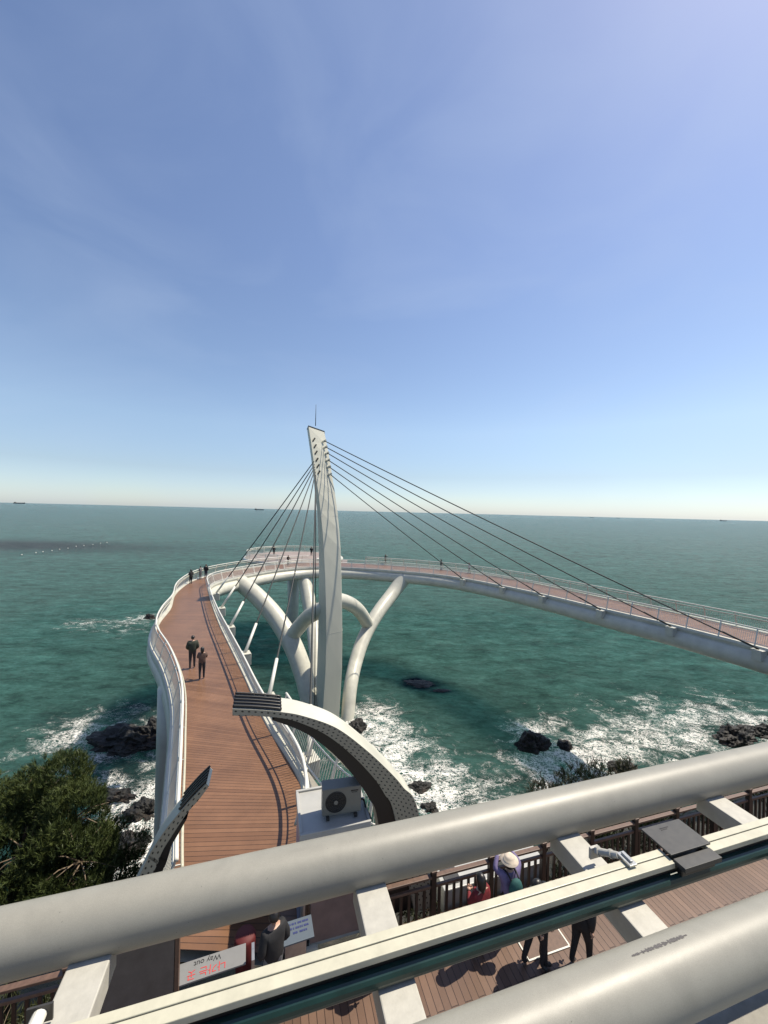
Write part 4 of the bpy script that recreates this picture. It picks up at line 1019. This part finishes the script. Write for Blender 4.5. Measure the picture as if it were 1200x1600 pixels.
person(P0(450, 885.5), R_(200), 'person in dark clothes with a bag beside the inner railing near the lookout', 'blk', 'nav', 1.62, HOLD, 'long', stride=.1)
person(P0(428, 869), R_(30), 'person in dark coat standing on the round lookout platform', 'blk', 'blk', 1.72, POCK, coat=True)
person(P0(486.5, 870), R_(0), 'person in long black coat just left of the pylon', 'blk', 'blk', 1.74, POCK, bulk=1.2, coat=True)
person(P0(602, 884), R_(-60), 'person in black raising a phone on the far loop right of the pylon', 'blk', 'blk', 1.7, dict(elr=(.25, .1, 1.35), wrr=(.14, .32, 1.5), ell=(-.24, .1, 1.2), wrl=(-.1, .3, 1.35)), stride=.06)
person(P0(689, 892.5), R_(80), 'person in black top and grey trousers on the right arm', 'blk', 'gry', 1.68, POCK, 'long', stride=.05)
person(P0(733, 898), R_(100), 'person in white shirt walking on the right arm beside a cable', 'wht', 'gry', 1.62, None, 'short', stride=.15)
q = at(797, 1350, 1.62)
person((q.x, q.y, .0), ANG, 'person in lilac jacket and pale hat with teal backpack, arms raised at the fence', 'pur', 'blk', 1.7, UP, hat='tan', pack='teal')
q = at(752, 1378, 1.55); 
person((q.x, q.y, .0), ANG+.3, 'long haired person in red top standing left of the lilac jacket', 'red', 'blk', 1.62, HOLD, 'long', pack=None, bulk=1.05)
q = at(850, 1392, 1.5); person((q.x, q.y, .0), ANG-2.2, 'person in dark clothes right of the lilac jacket half hidden by the rail', 'blk', 'blk', 1.58, POCK)
person(P0(836, 1512), ANG-1.5, 'dark trousered person mid stride beneath the centre rail on the boardwalk', 'blk', 'blk', 1.66, None, stride=.2)
person(P0(908, 1512), ANG-1.4, 'person in loose black coat walking behind the striding one', 'blk', 'blk', 1.7, None, stride=.14, bulk=1.3, coat=True)
q = at(428, 1440, 1.55)
person((q.x, q.y, .0), ANG+.5, 'person in dark jacket with patterned scarf beside the exit board', 'blk', 'gry', 1.68, POCK, 'short', bulk=1.15)
pp = at(590, 1528, 0); person((pp.x, pp.y, .0), ANG-1.6, 'dark clad person under the second cross beam casting a long shadow', 'blk', 'blk', 1.68, None, stride=.15)

# ---------------------------------------------------------------- trees and shrubs
def needles(name, centers, m, parent, count, blades, L, W, seed):
    rnd = random.Random(seed); vs = []; fs = []; tone = []
    for c, r, wgt in centers:
        for _ in range(int(count*wgt)):
            while True:
                d = Vector((rnd.uniform(-1, 1), rnd.uniform(-1, 1), rnd.uniform(-1, 1)))
                if .3 < d.length < 1: break
            d = d.normalized()*(.45+.55*rnd.random()**.5)
            p = Vector(c)+Vector((d.x*r[0], d.y*r[1], d.z*r[2]))
            nz = noise.noise(p*1.1+Vector((seed, 0, 0)))+.5*noise.noise(p*2.7)
            if nz < -.12: continue
            tn = min(1, max(0, .42+nz*.9+rnd.uniform(-.22, .22)))
            ax = (d*.5+Vector((rnd.uniform(-.6, .6), rnd.uniform(-.6, .6), .75))).normalized()
            for b in range(blades):
                v = (ax+Vector((rnd.uniform(-1, 1), rnd.uniform(-1, 1), rnd.uniform(-.7, 1)))*.75).normalized(); l = L*rnd.uniform(.7, 1.25)
                sd_ = v.cross(Vector((rnd.uniform(-1, 1), rnd.uniform(-1, 1), rnd.uniform(-1, 1)))).normalized()*W
                i = len(vs); q = p+ax*rnd.uniform(-.08, .12); vs += [q-sd_, q+sd_, q+v*l]; fs.append((i, i+1, i+2)); tone += [tn, tn, min(1, tn+.12)]
    me = bpy.data.meshes.new(name); me.from_pydata([tuple(v) for v in vs], [], fs); me.materials.append(m)
    me.attributes.new('tone', 'FLOAT', 'POINT').data.foreach_set('value', tone)
    o = bpy.data.objects.new(name, me); C.objects.link(o); 
    if parent: rel(o, parent)
    return o
def pine(base, lobes, label, seed, count, m='needle', L=.17, W=.011, blades=12, tr=.2, name='pine_tree', group='coastal pines', cat='tree'):
    root = empty(name, base); tag(root, label, cat, group); rnd = random.Random(seed); base = Vector(base)
    top = sum((Vector(c) for c, r, w_ in lobes), Vector())/len(lobes)
    mb = MB(); P = catmull([base, base.lerp(top, .4)+Vector((.3, .1, 0)), base.lerp(top, .75)+Vector((-.2, 0, 0)), top+Vector((0, 0, .5))], 6)
    mb.tube(P, [tr*(1-.7*i/(len(P)-1)) for i in range(len(P))], 10); trk = rel(mb.build('trunk', M['bark'], smooth=True), root)
    mb = MB()
    for c, r, w_ in lobes:
        c = Vector(c); st_ = P[int(len(P)*.6)]; mid_ = st_.lerp(c, .5)+Vector((0, 0, -.2)); mb.tube(catmull([st_, mid_, c], 5), [tr*.4*(1-.6*i/10) for i in range(11)], 6)
        for _ in range(9):
            d = Vector((rnd.gauss(0, 1), rnd.gauss(0, 1), rnd.gauss(0, .8))).normalized(); e = c+Vector((d.x*r[0], d.y*r[1], d.z*r[2]))*rnd.uniform(.8, 1.05)
            mm_ = c.lerp(e, .5)+Vector((rnd.uniform(-.1, .1), rnd.uniform(-.1, .1), .12)); mb.tube([c, mm_, e], [tr*.14, tr*.1, tr*.04], 5)
    rel(mb.build('limbs', M['twig'], smooth=True), root)
    needles('crown', lobes, M[m], root, count, blades, L, W, seed); return root
def lobe(px, py, Y, rx, ry, rz, w_): return (atY(px-14, py+4, Y), (rx, ry, rz), w_)
pine((-12.2, 12.2, -9), [lobe(95,1225,13.8,1.2,1.2,1.0,.9), lobe(45,1262,13.4,1.3,1.2,1.1,1.0), lobe(120,1285,13.0,1.25,1.2,1.2,1.1), lobe(60,1330,12.4,1.5,1.3,1.2,1.3), lobe(-20,1330,12.8,1.3,1.3,1.4,.9), lobe(140,1345,12.4,1.1,1.1,1.0,.8), lobe(20,1400,11.8,1.5,1.3,1.0,1.0), lobe(110,1395,12.0,1.1,1.1,.8,.7), lobe(-60,1270,13.5,1.4,1.4,1.3,.6)],
     'bushy olive green pine crown filling the left border below the sea', 5, 2300)
pine((-9.4, 13.8, -10), [lobe(165,1322,14.2,1.0,.9,.7,.6), lobe(212,1322,14.8,.8,.8,.5,.35), lobe(185,1365,14,.9,.9,.6,.5), lobe(222,1390,13.6,.7,.7,.6,.35), lobe(150,1405,13.4,.9,.9,.6,.45), lobe(195,1300,15,.6,.6,.45,.2)],
     'smaller dark pine with reaching boughs between the big crown and the girder', 6, 1100)
rnd = random.Random(12)
spots = [(870,1222),(900,1212),(935,1205),(965,1212),(850,1235),(992,1198),(925,1225)]
for i, (px, py) in enumerate(spots):
    c = atY(px, py+14, 15+i*.25); rz_2 = .55+.25*rnd.random()
    pine((c.x, c.y, c.z-2.5), [(c, (.8, .6, rz_2), .5), (c+Vector((.4, 0, -.9)), (1.0, .8, .7), .7)], ['tall dark shoot clump poking above the thick tube', 'second dark shoot clump from the left above the thick tube', 'spiky dark clump in the centre of the shore shrubs', 'low dark clump right of the spiky one', 'leftmost low clump of the shore shrubs', 'rightmost clump of the shore shrubs beside a low rock', 'clump just below the spiky one touching the tube'][i], 30+i, 420, 'needle2', .2, .012, 8, .05, 'shrub', 'dark shrubs above the thick tube', 'shrub')
for i in range(16):
    s_ = 3.0+i*1.35; n_ = 9.4+rnd.uniform(-.3, .9); z_ = groundz(s_, n_); c = sn(s_, n_, z_+.9)
    ordn = ['first','second','third','fourth','fifth','sixth','seventh','eighth','ninth','tenth','eleventh','twelfth','thirteenth','fourteenth','fifteenth','sixteenth'][i]
    pine((c.x, c.y, z_-.2), [(c, (.8, .7, .8), .9)], 'dark shrub on the slope behind the timber fence, %s to the right of the booth' % ordn, 60+i, 420, 'needle2', .18, .014, 8, .05, 'shrub', 'shrubs behind the timber fence', 'shrub')
for i in range(9):
    s_ = -9.5+i*.85; n_ = 9.0+rnd.uniform(-.3, .9); z_ = groundz(s_, n_); c = sn(s_, n_, z_+.7)
    ordn = ['ninth','eighth','seventh','sixth','fifth','fourth','third','second','first'][i]
    pine((c.x, c.y, z_-.2), [(c, (.7, .7, .7), .9)], 'low dark shrub behind the left timber fence, %s to the left of the entrance' % ordn, 90+i, 420, 'needle2', .18, .014, 8, .05, 'shrub', 'shrubs left of the entrance', 'shrub')

# ---------------------------------------------------------------- buoys and ships
rnd = random.Random(5)
for i, px in enumerate([34, 56, 67, 81, 93, 106, 119, 131, 145, 157, 167]):
    py = 868.5-(px-34)/133*19.5+rnd.uniform(-.6, .6); q = at(px, py, SEA); r_ = .28
    mb = MB(); mb.sphere((0, 0, 0), r_, 10, 8, (1, 1, .8)); mb.tube([(0, 0, .2), (0, 0, .36)], .06, 6); o = mb.build('buoy', M['rail_white'], smooth=True); o.location = (q.x, q.y, SEA+.1)
    tag(o, 'white float by the dark seaweed bed, %s of its line from the left border' % ['first','second','third','fourth','fifth','sixth','seventh','eighth','ninth','tenth','eleventh'][i], 'buoy', 'white floats in a line at the left')
def ship(px, dist, L, label, tall=1.0):
    q = ray(px, 799+(px-600)*.0241); d = Vector((q.x, q.y, 0)).normalized(); root = empty('ship', (d.x*dist, d.y*dist, SEA), -.05 if px < 600 else .1)
    tag(root, label, 'ship', 'ships on the horizon'); h = L*.075
    mb = MB(); pr = [(-L/2, 0), (-L/2+L*.02, h), (L*.47, h*1.1), (L/2, h*1.35), (L*.46, 0)]
    mb.prism(pr, -L*.07, L*.07, lambda p, q_, t: Vector((p, t, q_))); mb.build('hull', mat('hull_paint', (.05, .06, .08), .6) if 'hull_paint' not in bpy.data.materials else bpy.data.materials['hull_paint'], root, fixn=True)
    mb = MB(); mb.box(-L*.36, 0, h+L*.045*tall, L*.13, L*.1, L*.09*tall); mb.box(-L*.36, 0, h+L*.10*tall, L*.06, L*.08, L*.03*tall); mb.build('superstructure', M['gry'] if 'gry' in M else M['concrete'], root)
    mb = MB()
    for x in (-.1, .1, .28): mb.box(L*x, 0, h+L*.03*tall, L*.012, L*.012, L*.08*tall)
    mb.build('mast', M['plate'], root)
ship(405, 6000, 135, 'long dark cargo ship on the horizon just left of the pylon')
ship(30, 14000, 300, 'faint distant ship on the horizon at the far left', .6)
ship(925, 9000, 90, 'small ship on the horizon, leftmost of the three at the right')
ship(966, 9000, 70, 'tiny ship on the horizon, middle of the three at the right')
ship(1130, 8500, 120, 'ship on the horizon, rightmost of the three at the right')
